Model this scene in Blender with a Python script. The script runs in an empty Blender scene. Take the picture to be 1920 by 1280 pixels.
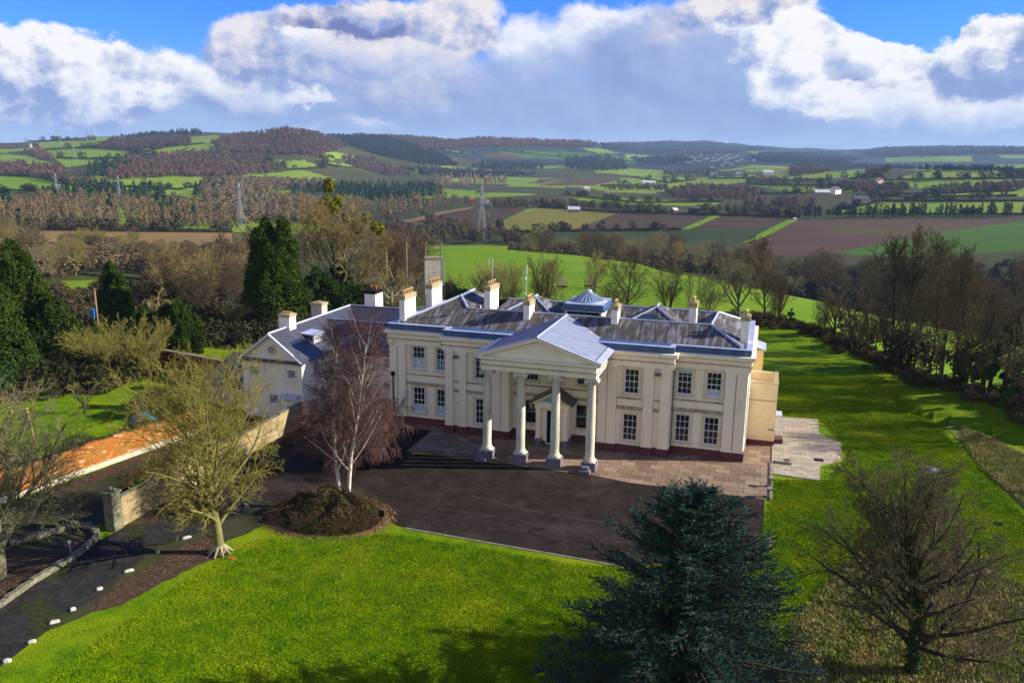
import bpy, math, random
import numpy as np
R=math.radians
SC=bpy.context.scene; COL=SC.collection
# ---------------------------------------------------------------- camera
YAW,PITCH,ROLL=0.300,0.224,0.011
CAM=np.array([17.713,-65.111,26.256]); FPX=1530.23
_c,_s=math.cos(YAW),math.sin(YAW)
RT=np.array([_c,_s,0.]); F0=np.array([-_s,_c,0.])
FW=F0*math.cos(PITCH)+np.array([0,0,-math.sin(PITCH)])
UP=np.cross(RT,FW)
R2=RT*math.cos(ROLL)+UP*math.sin(ROLL); U2=-RT*math.sin(ROLL)+UP*math.cos(ROLL)
cd=bpy.data.cameras.new('camera'); cam=bpy.data.objects.new('camera',cd); COL.objects.link(cam)
cd.sensor_width=36.0; cd.lens=FPX/1920*36.0; cd.clip_start=0.5; cd.clip_end=60000
from mathutils import Matrix, Vector
cam.matrix_world=Matrix(((R2[0],U2[0],-FW[0],CAM[0]),(R2[1],U2[1],-FW[1],CAM[1]),(R2[2],U2[2],-FW[2],CAM[2]),(0,0,0,1)))
SC.camera=cam
SC.view_settings.view_transform='Standard'; SC.view_settings.look='None'
SC.view_settings.exposure=1.0; SC.view_settings.gamma=1.0
SC.render.engine='CYCLES'
SC.cycles.max_bounces=6; SC.cycles.diffuse_bounces=3; SC.cycles.glossy_bounces=3; SC.cycles.transparent_max_bounces=8; SC.cycles.volume_bounces=0
SC.cycles.use_denoising=True; SC.cycles.denoising_prefilter='ACCURATE'; SC.cycles.denoising_input_passes='RGB_ALBEDO_NORMAL'
# ---------------------------------------------------------------- sun
SUN_AZ=0.29      # direction TO the sun, measured from +x towards +y
SUN_EL=R(25.5)
sl=bpy.data.lights.new('sun','SUN'); sl.energy=5.0; sl.angle=R(0.5); sl.color=(1.0,0.91,0.75)
so=bpy.data.objects.new('sun',sl); COL.objects.link(so)
sv=Vector((math.cos(SUN_AZ)*math.cos(SUN_EL),math.sin(SUN_AZ)*math.cos(SUN_EL),math.sin(SUN_EL)))
so.rotation_euler=sv.to_track_quat('Z','Y').to_euler(); so.location=(60,20,60)
# ---------------------------------------------------------------- sky
W=bpy.data.worlds.new('World'); SC.world=W; W.use_nodes=True
nt=W.node_tree; nt.nodes.clear(); L=nt.links
def nd(t,**k):
    n=nt.nodes.new(t)
    for a,b in k.items(): setattr(n,a,b)
    return n
def put(n,i,v):
    if hasattr(v,'is_linked') or hasattr(v,'links'): L.new(v,n.inputs[i])
    else: n.inputs[i].default_value=v
def M(op,a,b=0.,c=None,clamp=False):
    n=nd('ShaderNodeMath',operation=op,use_clamp=clamp); put(n,0,a); put(n,1,b)
    if c is not None: put(n,2,c)
    return n.outputs[0]
def VM(op,a,b=None,out=0):
    n=nd('ShaderNodeVectorMath',operation=op); put(n,0,a)
    if b is not None: put(n,1,b)
    return n.outputs[out]
def MIX(f,a,b):
    n=nd('ShaderNodeMix',data_type='RGBA',clamp_factor=True); put(n,0,f); put(n,6,a); put(n,7,b); return n.outputs[2]
def NOI(v,sc,det,rough=.55,dist=0.,col=False,dim='3D'):
    n=nd('ShaderNodeTexNoise'); n.noise_dimensions=dim; put(n,'Vector',v); put(n,'Scale',sc); put(n,'Detail',det); put(n,'Roughness',rough); put(n,'Distortion',dist)
    return n.outputs['Color' if col else 'Fac']
def SM(x,a,b):
    n=nd('ShaderNodeMapRange',interpolation_type='SMOOTHSTEP'); put(n,0,x); put(n,1,a); put(n,2,b); put(n,3,0.); put(n,4,1.); return n.outputs[0]
geo=nd('ShaderNodeTexCoord'); D=geo.outputs['Generated']
sep=nd('ShaderNodeSeparateXYZ'); L.new(D,sep.inputs[0])
az=M('ARCTAN2',VM('DOT_PRODUCT',D,tuple(RT),1),VM('DOT_PRODUCT',D,tuple(F0),1))
el=M('ARCSINE',sep.outputs[2])
def P(a,e):
    n=nd('ShaderNodeCombineXYZ'); put(n,0,a); put(n,1,e); return n.outputs[0]
p0=P(az,M('MULTIPLY',el,1.25))
wr=VM('SUBTRACT',NOI(p0,10.,7.,.64,col=True),(.5,.5,.5))
p1=VM('ADD',P(az,el),VM('MULTIPLY',wr,(.11,.085,0.)))
sun_off=(.012,.016,0.)
nA=NOI(p0,26.,7.,.6); nB=NOI(VM('ADD',p0,sun_off),26.,7.,.6)
relief=M('MULTIPLY',M('SUBTRACT',nA,nB),2.9)
nC=NOI(VM('ADD',p0,(3.1,1.7,.4)),7.,6.,.55)
relief=M('ADD',relief,M('MULTIPLY',M('SUBTRACT',nC,.5),.8))
sky=nd('ShaderNodeTexSky',sky_type='NISHITA'); sky.sun_disc=False; sky.sun_elevation=SUN_EL; sky.sun_rotation=math.pi/2-SUN_AZ
sky.altitude=100; sky.air_density=1.0; sky.dust_density=.4; sky.ozone_density=3.0
hs=nd('ShaderNodeHueSaturation'); put(hs,'Saturation',1.25); put(hs,'Value',1.0); L.new(sky.outputs[0],hs.inputs['Color'])
SKYK=0.115
skc=VM('MULTIPLY',hs.outputs[0],(.19,.42,.92))
def A(px,py):     # bearing and elevation of a spot of sky
    d=FW+R2*((px-960)/FPX)+U2*((640-py)/FPX); d=d/np.linalg.norm(d)
    return float(math.atan2(d@RT,d@F0)),float(math.asin(d[2]))
def C8(r,g,b):
    f=lambda v:((v/255+.055)/1.055)**2.4 if v>10 else v/255/12.92
    k=2**-SC.view_settings.exposure/SKYK
    return (f(r)*k,f(g)*k,f(b)*k,1)
col=skc
# pale air towards the horizon
col=MIX(M('MULTIPLY',M('SUBTRACT',1.,SM(el,-.01,.13)),.8),col,C8(184,202,240))
WHT=C8(255,254,255); GRY=C8(138,160,212); PUR=C8(116,126,184); LAV=C8(166,186,230); CRM=C8(242,236,240)
def blob(px,py,rx,ry,lit,sh,bias=0.,soft=.55,op=1.,grad=1.15):
    global col
    a,e=A(px,py)
    q=VM('MULTIPLY',VM('SUBTRACT',p1,(a,e,0.)),(FPX/rx,FPX/ry,0.))
    r=VM('LENGTH',q,out=1)
    m=M('SUBTRACT',1.,SM(r,1.-soft*.5,1.+soft*.12))
    s=nd('ShaderNodeSeparateXYZ'); L.new(q,s.inputs[0])
    lum=M('ADD',M('MULTIPLY_ADD',s.outputs[1],.5*grad,M('MULTIPLY',s.outputs[0],.12)),M('MULTIPLY_ADD',relief,(1. if soft<.56 else .42),.5+bias),clamp=True)
    c=MIX(lum,sh,lit)
    col=MIX(M('MULTIPLY',m,op),col,c)
BL=[ # far pale decks first
 (300,222,520,42,LAV,GRY,.1,.8,.75),(980,215,620,55,LAV,GRY,.0,.8,.9),(1500,240,560,45,LAV,GRY,.1,.8,.7),(60,270,500,26,LAV,GRY,.2,.8,.5),
 (420,165,120,44,WHT,GRY,.0,.6,.95),(310,150,120,52,WHT,GRY,.1,.6,1.),(185,165,150,62,WHT,GRY,.0,.5,1.),(60,160,150,72,WHT,GRY,-.1,.5,1.),(45,95,120,55,WHT,GRY,.35,.35,1.),(160,120,90,42,WHT,GRY,.3,.4,1.),(200,168,60,34,WHT,LAV,.3,.5,.8),
 (640,235,120,20,WHT,GRY,-.2,.6,.6),(590,200,110,26,LAV,GRY,-.1,.6,.8),(570,178,50,14,WHT,LAV,.4,.6,.9),
 (760,150,170,70,CRM,GRY,.0,.7,.9),(560,130,110,40,WHT,GRY,.0,.6,.95),(460,90,72,62,CRM,GRY,.15,.45,.95),(520,90,90,60,CRM,GRY,.0,.5,.9),(600,55,90,50,CRM,GRY,.0,.5,.9),(680,85,130,60,CRM,GRY,-.15,.5,.9),(830,50,120,62,CRM,GRY,.15,.45,1.),(660,50,110,40,CRM,PUR,-.45,.5,1.),(720,25,90,32,CRM,GRY,.0,.5,1.),(590,85,60,28,WHT,LAV,.2,.5,.9),(720,110,150,30,CRM,LAV,.2,.6,.8),
 (985,110,70,74,WHT,LAV,.15,.7,.9),(1100,70,85,62,WHT,LAV,.1,.6,.95),(1180,60,75,55,WHT,LAV,.05,.6,.9),(1060,170,220,85,LAV,GRY,.1,.8,.85),(1240,110,170,90,LAV,GRY,-.1,.6,.95),(1330,60,130,70,CRM,GRY,-.1,.6,.95),
 (1400,150,220,95,LAV,GRY,.1,.7,.9),(1440,30,90,52,WHT,LAV,.4,.35,1.),(1390,10,120,36,CRM,GRY,.2,.5,1.),(1490,95,95,60,WHT,LAV,.4,.35,1.),(1530,150,120,58,WHT,LAV,.4,.4,1.),(1605,110,55,42,WHT,LAV,.3,.35,1.),(1670,130,62,44,WHT,LAV,.25,.35,1.),(1640,175,120,44,WHT,GRY,.15,.5,1.),(1720,205,130,34,WHT,LAV,.2,.6,.9),(1600,148,36,18,LAV,GRY,-.1,.8,.6),(1560,185,70,26,WHT,LAV,.4,.4,.9),
 (1830,205,160,45,WHT,LAV,.15,.7,.85),(1850,130,105,60,LAV,GRY,-.2,.45,1.),(1835,62,50,40,WHT,GRY,.3,.35,1.),(1895,80,60,42,WHT,GRY,.2,.35,1.),(1800,105,60,36,WHT,GRY,.1,.4,.95),
 (780,255,900,22,LAV,GRY,.4,.9,.45)]
for b in BL:
    blob(b[0],b[1],b[2],b[3],b[4],b[5],b[6],b[7],b[8])
# the sky outside the photograph: broken cloud at the sides, an added bright low bank behind the camera to fill the shaded front, deep blue overhead
back=SM(M('ABSOLUTE',az),1.15,1.9)
nB2=SM(NOI(VM('ADD',VM('MULTIPLY',D,(1.,1.,2.2)),(5.,2.,1.)),2.2,6.,.6),.45,.6)
col=MIX(M('MULTIPLY',nB2,M('MULTIPLY',SM(M('ABSOLUTE',az),.62,.95),M('SUBTRACT',1.,SM(el,.2,.5)))),col,C8(170,175,200))
col=MIX(M('MULTIPLY',M('MULTIPLY',back,.9),M('SUBTRACT',1.,SM(el,.42,.8))),col,tuple(1.0*v for v in C8(246,243,243)[:3])+(1,))
# ground half of the world stays dull
col=MIX(M('SUBTRACT',1.,SM(el,-.10,-.02)),col,(.45,.6,.28,1))
bg=nd('ShaderNodeBackground'); L.new(col,bg.inputs[0]); bg.inputs[1].default_value=SKYK
W.cycles.sampling_method='MANUAL'; W.cycles.sample_map_resolution=384
wo=nd('ShaderNodeOutputWorld'); L.new(bg.outputs[0],wo.inputs[0])
# ---------------------------------------------------------------- materials
MATS={}
def lin(h):
    return h if len(h)==4 else (h[0],h[1],h[2],1)
TONE=1.0
def mat(name,c1,c2=None,scale=5.,rough=.85,det=4.,c3=None,s3=1.,w3=.5,bump=0.,bscale=30.,metal=0.,contrast=(.35,.65),c3r=(.55,.7),stretch=None,spec=.06,coord='Object',sheen=0,trans=0.):
    c1=tuple(v*TONE for v in c1[:3]); c2=tuple(v*TONE for v in c2[:3]) if c2 else None; c3=tuple(v*TONE for v in c3[:3]) if c3 else None
    m=bpy.data.materials.new(name); m.use_nodes=True; t=m.node_tree; b=t.nodes['Principled BSDF']; l=t.links
    b.inputs['Roughness'].default_value=rough; b.inputs['Metallic'].default_value=metal; b.inputs['Specular IOR Level'].default_value=spec
    b.inputs['Base Color'].default_value=lin(c1)
    tc=t.nodes.new('ShaderNodeTexCoord'); vec=tc.outputs[coord]
    if coord=='World':
        pass
    if stretch:
        mp=t.nodes.new('ShaderNodeMapping'); mp.inputs['Scale'].default_value=stretch; l.new(vec,mp.inputs[0]); vec=mp.outputs[0]
    def nz(sc,d):
        n=t.nodes.new('ShaderNodeTexNoise'); n.inputs['Scale'].default_value=sc; n.inputs['Detail'].default_value=d; l.new(vec,n.inputs['Vector']); return n.outputs['Fac']
    def ramp(x,a,bb):
        r=t.nodes.new('ShaderNodeMapRange'); r.inputs[1].default_value=a; r.inputs[2].default_value=bb; l.new(x,r.inputs[0]); return r.outputs[0]
    out=None
    if c2 is not None:
        mx=t.nodes.new('ShaderNodeMix'); mx.data_type='RGBA'; mx.inputs[6].default_value=lin(c1); mx.inputs[7].default_value=lin(c2)
        l.new(ramp(nz(scale,det),*contrast),mx.inputs[0]); out=mx.outputs[2]
        if c3 is not None:
            m2=t.nodes.new('ShaderNodeMix'); m2.data_type='RGBA'; l.new(out,m2.inputs[6]); m2.inputs[7].default_value=lin(c3)
            q=t.nodes.new('ShaderNodeMath'); q.operation='MULTIPLY'; q.inputs[1].default_value=w3; l.new(ramp(nz(s3,3.),*c3r),q.inputs[0]); l.new(q.outputs[0],m2.inputs[0]); out=m2.outputs[2]
        l.new(out,b.inputs['Base Color'])
    if bump:
        bn=t.nodes.new('ShaderNodeBump'); bn.inputs['Strength'].default_value=bump; bn.inputs['Distance'].default_value=.05; l.new(nz(bscale,5.),bn.inputs['Height']); l.new(bn.outputs[0],b.inputs['Normal'])
    m['out']=1; MATS[name]=m; return m
def wave(m,sc,direction,dark,amt=.6,dist=1.,rot=0.,prof='SIN',lo=.3,hi=.7,coord='Object'):
    """straight furrows / courses mixed over the colour"""
    t=m.node_tree; l=t.links; b=t.nodes['Principled BSDF']
    tc=t.nodes.new('ShaderNodeTexCoord'); mp=t.nodes.new('ShaderNodeMapping'); mp.inputs['Rotation'].default_value=(0,0,rot); l.new(tc.outputs[coord],mp.inputs[0])
    w=t.nodes.new('ShaderNodeTexWave'); w.bands_direction=direction; w.wave_profile=prof; w.inputs['Scale'].default_value=sc; w.inputs['Distortion'].default_value=dist; w.inputs['Detail'].default_value=2; w.inputs['Detail Scale'].default_value=.5
    l.new(mp.outputs[0],w.inputs['Vector'])
    r=t.nodes.new('ShaderNodeMapRange'); r.inputs[1].default_value=lo; r.inputs[2].default_value=hi; r.inputs[4].default_value=amt; l.new(w.outputs['Fac'],r.inputs[0])
    mx=t.nodes.new('ShaderNodeMix'); mx.data_type='RGBA'; l.new(r.outputs[0],mx.inputs[0]); mx.inputs[7].default_value=lin(dark)
    if b.inputs['Base Color'].is_linked: l.new(b.inputs['Base Color'].links[0].from_socket,mx.inputs[6])
    else: mx.inputs[6].default_value=b.inputs['Base Color'].default_value
    l.new(mx.outputs[2],b.inputs['Base Color']); return m
def fine(m,sc,lo=.6,hi=1.35,det=5.):
    t=m.node_tree; l=t.links; b=t.nodes['Principled BSDF']; tc=t.nodes.new('ShaderNodeTexCoord'); n=t.nodes.new('ShaderNodeTexNoise'); n.inputs['Scale'].default_value=sc; n.inputs['Detail'].default_value=det; n.inputs['Roughness'].default_value=.7; l.new(tc.outputs['Object'],n.inputs['Vector'])
    r=t.nodes.new('ShaderNodeMapRange'); r.inputs[1].default_value=.36; r.inputs[2].default_value=.64; r.inputs[3].default_value=lo; r.inputs[4].default_value=hi; l.new(n.outputs['Fac'],r.inputs[0])
    v=t.nodes.new('ShaderNodeVectorMath'); v.operation='SCALE'; l.new(b.inputs['Base Color'].links[0].from_socket,v.inputs[0]); l.new(r.outputs[0],v.inputs[3]); l.new(v.outputs[0],b.inputs['Base Color']); return m
def bricks(m,sc,mortar,c1,c2,bw=.5,rh=.25,ms=.02,rot=(0,0,0),over=1.,off=.5,coord='Object',squash=1.):
    t=m.node_tree; l=t.links; b=t.nodes['Principled BSDF']
    tc=t.nodes.new('ShaderNodeTexCoord'); mp=t.nodes.new('ShaderNodeMapping'); mp.inputs['Rotation'].default_value=rot; l.new(tc.outputs[coord],mp.inputs[0])
    k=t.nodes.new('ShaderNodeTexBrick'); k.inputs['Scale'].default_value=sc; k.inputs['Brick Width'].default_value=bw; k.inputs['Row Height'].default_value=rh; k.inputs['Mortar Size'].default_value=ms
    k.inputs['Color1'].default_value=lin(c1); k.inputs['Color2'].default_value=lin(c2); k.inputs['Mortar'].default_value=lin(mortar); k.offset=off
    l.new(mp.outputs[0],k.inputs['Vector'])
    if b.inputs['Base Color'].is_linked and over<1:
        mx=t.nodes.new('ShaderNodeMix'); mx.data_type='RGBA'; mx.inputs[0].default_value=over; l.new(b.inputs['Base Color'].links[0].from_socket,mx.inputs[6]); l.new(k.outputs['Color'],mx.inputs[7]); l.new(mx.outputs[2],b.inputs['Base Color'])
    else: l.new(k.outputs['Color'],b.inputs['Base Color'])
    return m
# ---------------------------------------------------------------- object helpers
OFF={}
def tag(o,label=None,cat=None,group=None,kind=None):
    if label: o['label']=label
    if cat: o['category']=cat
    if group: o['group']=group
    if kind: o['kind']=kind
    return o
def thing(name,loc,label,cat,group=None):
    o=bpy.data.objects.new(name,None); o.empty_display_size=.3; COL.objects.link(o); o.location=loc; OFF[o.name]=np.array(loc,float)
    return tag(o,label,cat,group)
def mesh_np(name,V,F,mt,parent=None,smooth=False):
    V=np.asarray(V,dtype=np.float32).reshape(-1,3); F=np.asarray(F,dtype=np.int32)
    off=np.zeros(3)
    if parent is not None: off=OFF[parent.name]
    me=bpy.data.meshes.new(name); k=F.shape[1]; n=len(F)
    me.vertices.add(len(V)); me.vertices.foreach_set('co',(V-off.astype(np.float32)).ravel())
    me.loops.add(n*k); me.loops.foreach_set('vertex_index',F.ravel())
    me.polygons.add(n); me.polygons.foreach_set('loop_start',np.arange(0,n*k,k,dtype=np.int32)); me.polygons.foreach_set('loop_total',np.full(n,k,dtype=np.int32))
    if smooth: me.polygons.foreach_set('use_smooth',np.ones(n,dtype=bool))
    me.update(calc_edges=True)
    if mt is not None: me.materials.append(mt)
    o=bpy.data.objects.new(name,me); COL.objects.link(o); OFF[o.name]=off
    if parent is not None: o.parent=parent
    return o
class MB:
    def __init__(s): s.v=[]; s.f=[]; s.sm=[]
    def face(s,pts,sm=False):
        n=len(s.v); s.v+= [tuple(p) for p in pts]; s.f.append(tuple(range(n,n+len(pts)))); s.sm.append(sm); return s
    def box(s,x0,x1,y0,y1,z0,z1):
        if x0>x1:x0,x1=x1,x0
        if y0>y1:y0,y1=y1,y0
        n=len(s.v); s.v+=[(x0,y0,z0),(x1,y0,z0),(x1,y1,z0),(x0,y1,z0),(x0,y0,z1),(x1,y0,z1),(x1,y1,z1),(x0,y1,z1)]
        s.f+=[tuple(n+i for i in q) for q in ((0,3,2,1),(4,5,6,7),(0,1,5,4),(1,2,6,5),(2,3,7,6),(3,0,4,7))]; s.sm+=[False]*6; return s
    def prism(s,poly,z0,z1):
        n=len(s.v);k=len(poly); s.v+=[(p[0],p[1],z0) for p in poly]+[(p[0],p[1],z1) for p in poly]
        s.f.append(tuple(range(n+k-1,n-1,-1))); s.f.append(tuple(range(n+k,n+2*k)))
        for i in range(k): j=(i+1)%k; s.f.append((n+i,n+j,n+k+j,n+k+i))
        s.sm+=[False]*(k+2); return s
    def slab(s,pts,t):
        """thick plate: pts 3-D polygon (counter-clockwise from above), extruded down by t"""
        n=len(s.v);k=len(pts); s.v+=[tuple(p) for p in pts]+[(p[0],p[1],p[2]-t) for p in pts]
        s.f.append(tuple(range(n,n+k))); s.f.append(tuple(range(n+2*k-1,n+k-1,-1)))
        for i in range(k): j=(i+1)%k; s.f.append((n+i,n+k+i,n+k+j,n+j))
        s.sm+=[False]*(k+2); return s
    def lathe(s,prof,cx,cy,k=20,sm=True):
        n=len(s.v); m=len(prof)
        for r,z in prof:
            for i in range(k): a=2*math.pi*i/k; s.v.append((cx+r*math.cos(a),cy+r*math.sin(a),z))
        for j in range(m-1):
            for i in range(k):
                i2=(i+1)%k; s.f.append((n+j*k+i,n+j*k+i2,n+(j+1)*k+i2,n+(j+1)*k+i)); s.sm.append(sm)
        s.f.append(tuple(n+(m-1)*k+i for i in range(k))); s.f.append(tuple(n+i for i in reversed(range(k)))); s.sm+=[False,False]; return s
    def bar(s,a,b,r,k=6,r2=None):
        a=Vector(a);b=Vector(b); d=(b-a).normalized(); u=d.orthogonal().normalized(); w=d.cross(u); n=len(s.v); r2=r if r2 is None else r2
        for p,rr in ((a,r),(b,r2)):
            for i in range(k): t=2*math.pi*i/k; s.v.append(tuple(p+u*rr*math.cos(t)+w*rr*math.sin(t)))
        for i in range(k): j=(i+1)%k; s.f.append((n+i,n+j,n+k+j,n+k+i)); s.sm.append(k>6)
        s.f.append(tuple(n+k+i for i in range(k))); s.f.append(tuple(n+i for i in reversed(range(k)))); s.sm+=[False,False]; return s
    def build(s,name,mt,parent=None,bevel=0.):
        off=OFF[parent.name] if parent is not None else np.zeros(3)
        me=bpy.data.meshes.new(name); me.from_pydata([(p[0]-off[0],p[1]-off[1],p[2]-off[2]) for p in s.v],[],s.f); me.polygons.foreach_set('use_smooth',s.sm); me.update()
        me.materials.append(mt); o=bpy.data.objects.new(name,me); COL.objects.link(o); OFF[o.name]=off
        if parent is not None: o.parent=parent
        if bevel:
            bv=o.modifiers.new('bevel','BEVEL'); bv.width=bevel; bv.segments=1; bv.limit_method='ANGLE'
        return o
# ---------------------------------------------------------------- survey: a sight line in the photograph to a place in the world
def ray(px,py): return FW+R2*((px-960)/FPX)+U2*((640-py)/FPX)
def azof(px,py): d=ray(px,py); return math.atan2(d@RT,d@F0)
def zat(px,py,dist): d=ray(px,py); return CAM[2]+d[2]*dist/math.hypot(d[0],d[1])
def onz(px,py,z=0.): d=ray(px,py); t=(z-CAM[2])/d[2]; return CAM+d*t
# ---------------------------------------------------------------- the lie of the land
PROF={ # column of the view: (row, distance in metres) of the ground; first number is how far the house's level ground reaches
-200:(110,[(560,190),(500,300),(445,520),(425,700),(400,900),(372,1200),(345,1500),(325,1800),(300,2400),(280,2900),(268,3300),(272,4500)]),
0:(112,[(560,190),(500,300),(445,520),(425,700),(400,900),(372,1200),(345,1500),(325,1800),(300,2400),(280,2900),(266,3300),(271,4500)]),
240:(120,[(545,210),(480,420),(455,560),(437,640),(425,760),(385,1050),(370,1200),(345,1450),(325,1700),(300,2200),(280,2600),(262,3000),(255,3300),(260,4500)]),
380:(122,[(550,200),(485,410),(455,560),(437,660),(428,800),(390,1080),(365,1350),(345,1550),(325,1800),(300,2200),(280,2500),(262,2850),(250,3200),(258,4500)]),
480:(125,[(560,190),(490,400),(455,560),(440,750),(432,850),(400,1150),(360,1600),(335,1900),(300,2250),(272,2500),(251,2750),(258,3400),(262,4500)]),
560:(128,[(560,190),(490,400),(455,560),(440,750),(432,850),(400,1150),(360,1600),(335,1900),(300,2250),(262,2480),(238,2650),(256,3300),(262,4500)]),
640:(130,[(520,230),(480,420),(450,650),(420,950),(380,1400),(345,1900),(320,2300),(300,2600),(280,2850),(264,3100),(253,3500),(260,4500)]),
720:(130,[(520,230),(470,420),(440,800),(400,1200),(375,1500),(350,2000),(330,2500),(310,2800),(285,3200),(265,3700),(253,4200),(262,5500)]),
610:(129,[(540,205),(485,410),(452,600),(430,900),(390,1280),(352,1750),(325,2100),(300,2350),(272,2560),(249,2750),(258,3100),(252,3500),(262,4500)]),
830:(135,[(540,180),(500,260),(475,340),(461,400),(480,480),(455,750),(432,850),(400,1100),(380,1350),(355,1850),(335,2500),(315,3100),(290,3600),(270,4200),(260,4800),(268,6000)]),
960:(138,[(540,180),(500,260),(478,350),(464,430),(490,520),(455,700),(435,800),(390,1150),(370,1450),(350,1950),(335,2500),(318,3200),(295,3800),(270,4300),(258,4700),(268,6000)]),
1100:(136,[(545,175),(510,240),(490,320),(477,400),(500,480),(455,720),(440,800),(400,1080),(375,1400),(350,2000),(330,2700),(310,3600),(290,4200),(266,4700),(270,6500),(275,9000)]),
1200:(134,[(550,165),(520,220),(500,290),(490,350),(515,430),(470,640),(440,820),(405,1050),(380,1350),(355,1850),(330,2800),(310,4000),(290,5500),(267,8000),(272,10000)]),
1330:(130,[(560,155),(540,190),(528,240),(521,290),(540,360),(500,560),(450,760),(410,1000),(385,1300),(360,1750),(335,2500),(312,3500),(290,6000),(265,8500),(272,10500)]),
1440:(132,[(585,148),(560,180),(548,220),(541,260),(570,330),(520,520),(480,640),(415,980),(385,1300),(360,1700),(335,2300),(315,3000),(300,4500),(276,9000),(282,11000)]),
1560:(119,[(615,133),(585,170),(570,210),(563,260),(575,330),(530,480),(485,620),(412,1000),(385,1300),(350,1800),(322,2300),(318,2500),(325,3200),(300,6000),(281,9500),(286,11500)]),
1680:(107,[(668,118),(640,140),(610,180),(592,240),(600,320),(540,450),(480,640),(412,1000),(370,1500),(340,1900),(318,2300),(330,2700),(305,5000),(276,8000),(282,10000)]),
1920:(90,[(742,99),(720,130),(680,170),(640,230),(650,300),(520,480),(470,640),(412,1000),(370,1450),(340,1850),(318,2300),(330,2700),(305,5000),(276,8000),(282,10000)]),
2150:(86,[(742,99),(720,130),(680,170),(640,230),(650,300),(520,480),(470,640),(412,1000),(370,1450),(340,1850),(318,2300),(330,2700),(305,5000),(276,8000),(282,10000)])}
def vnoise(x,y,seed):
    r=np.random.RandomState(seed); T=r.rand(64,64)
    xi=np.floor(x).astype(int); yi=np.floor(y).astype(int); fx=x-xi; fy=y-yi; fx=fx*fx*(3-2*fx); fy=fy*fy*(3-2*fy)
    g=lambda a,b:T[a%64,b%64]
    return (g(xi,yi)*(1-fx)+g(xi+1,yi)*fx)*(1-fy)+(g(xi,yi+1)*(1-fx)+g(xi+1,yi+1)*fx)*fy-.5
LD=np.linspace(math.log(18),math.log(15500),760); DD=np.exp(LD)
pcs=sorted(PROF); pa=np.array([azof(p,300) for p in pcs]); rows=[]
for p in pcs:
    flat,pts=PROF[p]; dd=[1,flat*.8,flat]; zz=[0,0,0]
    for py,d in pts: dd.append(d); zz.append(zat(p,py,d))
    dd+= [16000]; zz+=[zz[-1]-40]
    rows.append(np.interp(LD,np.log(dd),zz))
rows=np.array(rows)
AZ=np.concatenate([np.linspace(-math.pi,-.72,40)[:-1],np.linspace(-.72,-.575,16)[:-1],np.linspace(-.575,.575,1100),np.linspace(.575,.72,16)[1:],np.linspace(.72,math.pi,40)[1:]])
Z=np.empty((len(AZ),len(DD)))
for j in range(len(DD)): Z[:,j]=np.interp(AZ,pa,rows[:,j])
k=np.exp(-.5*(np.arange(-9,10)/4.)**2); k/=k.sum()
Zs=np.apply_along_axis(lambda r:np.convolve(np.pad(r,9,mode='edge'),k,'valid'),1,Z)
NEAR=DD<112
Z=np.where(NEAR[None,:]&(np.abs(Z)<.01),Z,Zs)
k2=np.exp(-.5*(np.arange(-24,25)/10.)**2); k2/=k2.sum()
Z[55:1155]=np.apply_along_axis(lambda r:np.convolve(np.pad(r,24,mode='edge'),k2,'valid'),0,Z[55:1155])
GX=CAM[0]+DD[None,:]*(np.sin(AZ)[:,None]*RT[0]+np.cos(AZ)[:,None]*F0[0]); GY=CAM[1]+DD[None,:]*(np.sin(AZ)[:,None]*RT[1]+np.cos(AZ)[:,None]*F0[1])
amp=np.clip((DD-900)/3000,0,1)[None,:]
Z=Z+amp*(vnoise(GX/330,GY/330,1)*30+vnoise(GX/130,GY/130,2)*13)+np.clip((DD-150)/400,0,1)[None,:]*vnoise(GX/90,GY/90,3)*2.2
Z[:,DD<100]=np.where(np.abs(Z[:,DD<100])<.4,0,Z[:,DD<100])
_w=np.cos(np.clip(DD/70,0,1)*math.pi/2)[None,:]; Z=Z*(1-_w)
TANZ=(Z-CAM[2])/DD[None,:]          # slope of the sight line to every ground point
def hits(px,py):
    """ground points seen at the given spots of the view"""
    px=np.asarray(px,float);py=np.asarray(py,float)
    d=FW[None]+R2[None]*((px-960)/FPX)[:,None]+U2[None]*((640-py)/FPX)[:,None]
    a=np.arctan2(d@RT,d@F0); t=d[:,2]/np.hypot(d[:,0],d[:,1])
    ai=np.clip(np.searchsorted(AZ,a),1,len(AZ)-1)
    T=TANZ[ai]; ok=T>=t[:,None]; j=np.argmax(ok,1); bad=~ok.any(1)
    j=np.clip(j,1,len(DD)-1)
    t0=T[np.arange(len(a)),j-1]; t1=T[np.arange(len(a)),j]; f=np.clip((t-t0)/np.where(np.abs(t1-t0)<1e-9,1e-9,t1-t0),0,1)
    dist=DD[j-1]*(DD[j]/DD[j-1])**f
    x=CAM[0]+dist*(np.sin(a)*RT[0]+np.cos(a)*F0[0]); y=CAM[1]+dist*(np.sin(a)*RT[1]+np.cos(a)*F0[1]); z=CAM[2]+t*dist
    return np.stack([x,y,z],1),dist,bad
def G(px,py): P_,d,b=hits([px],[py]); return P_[0]
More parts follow.
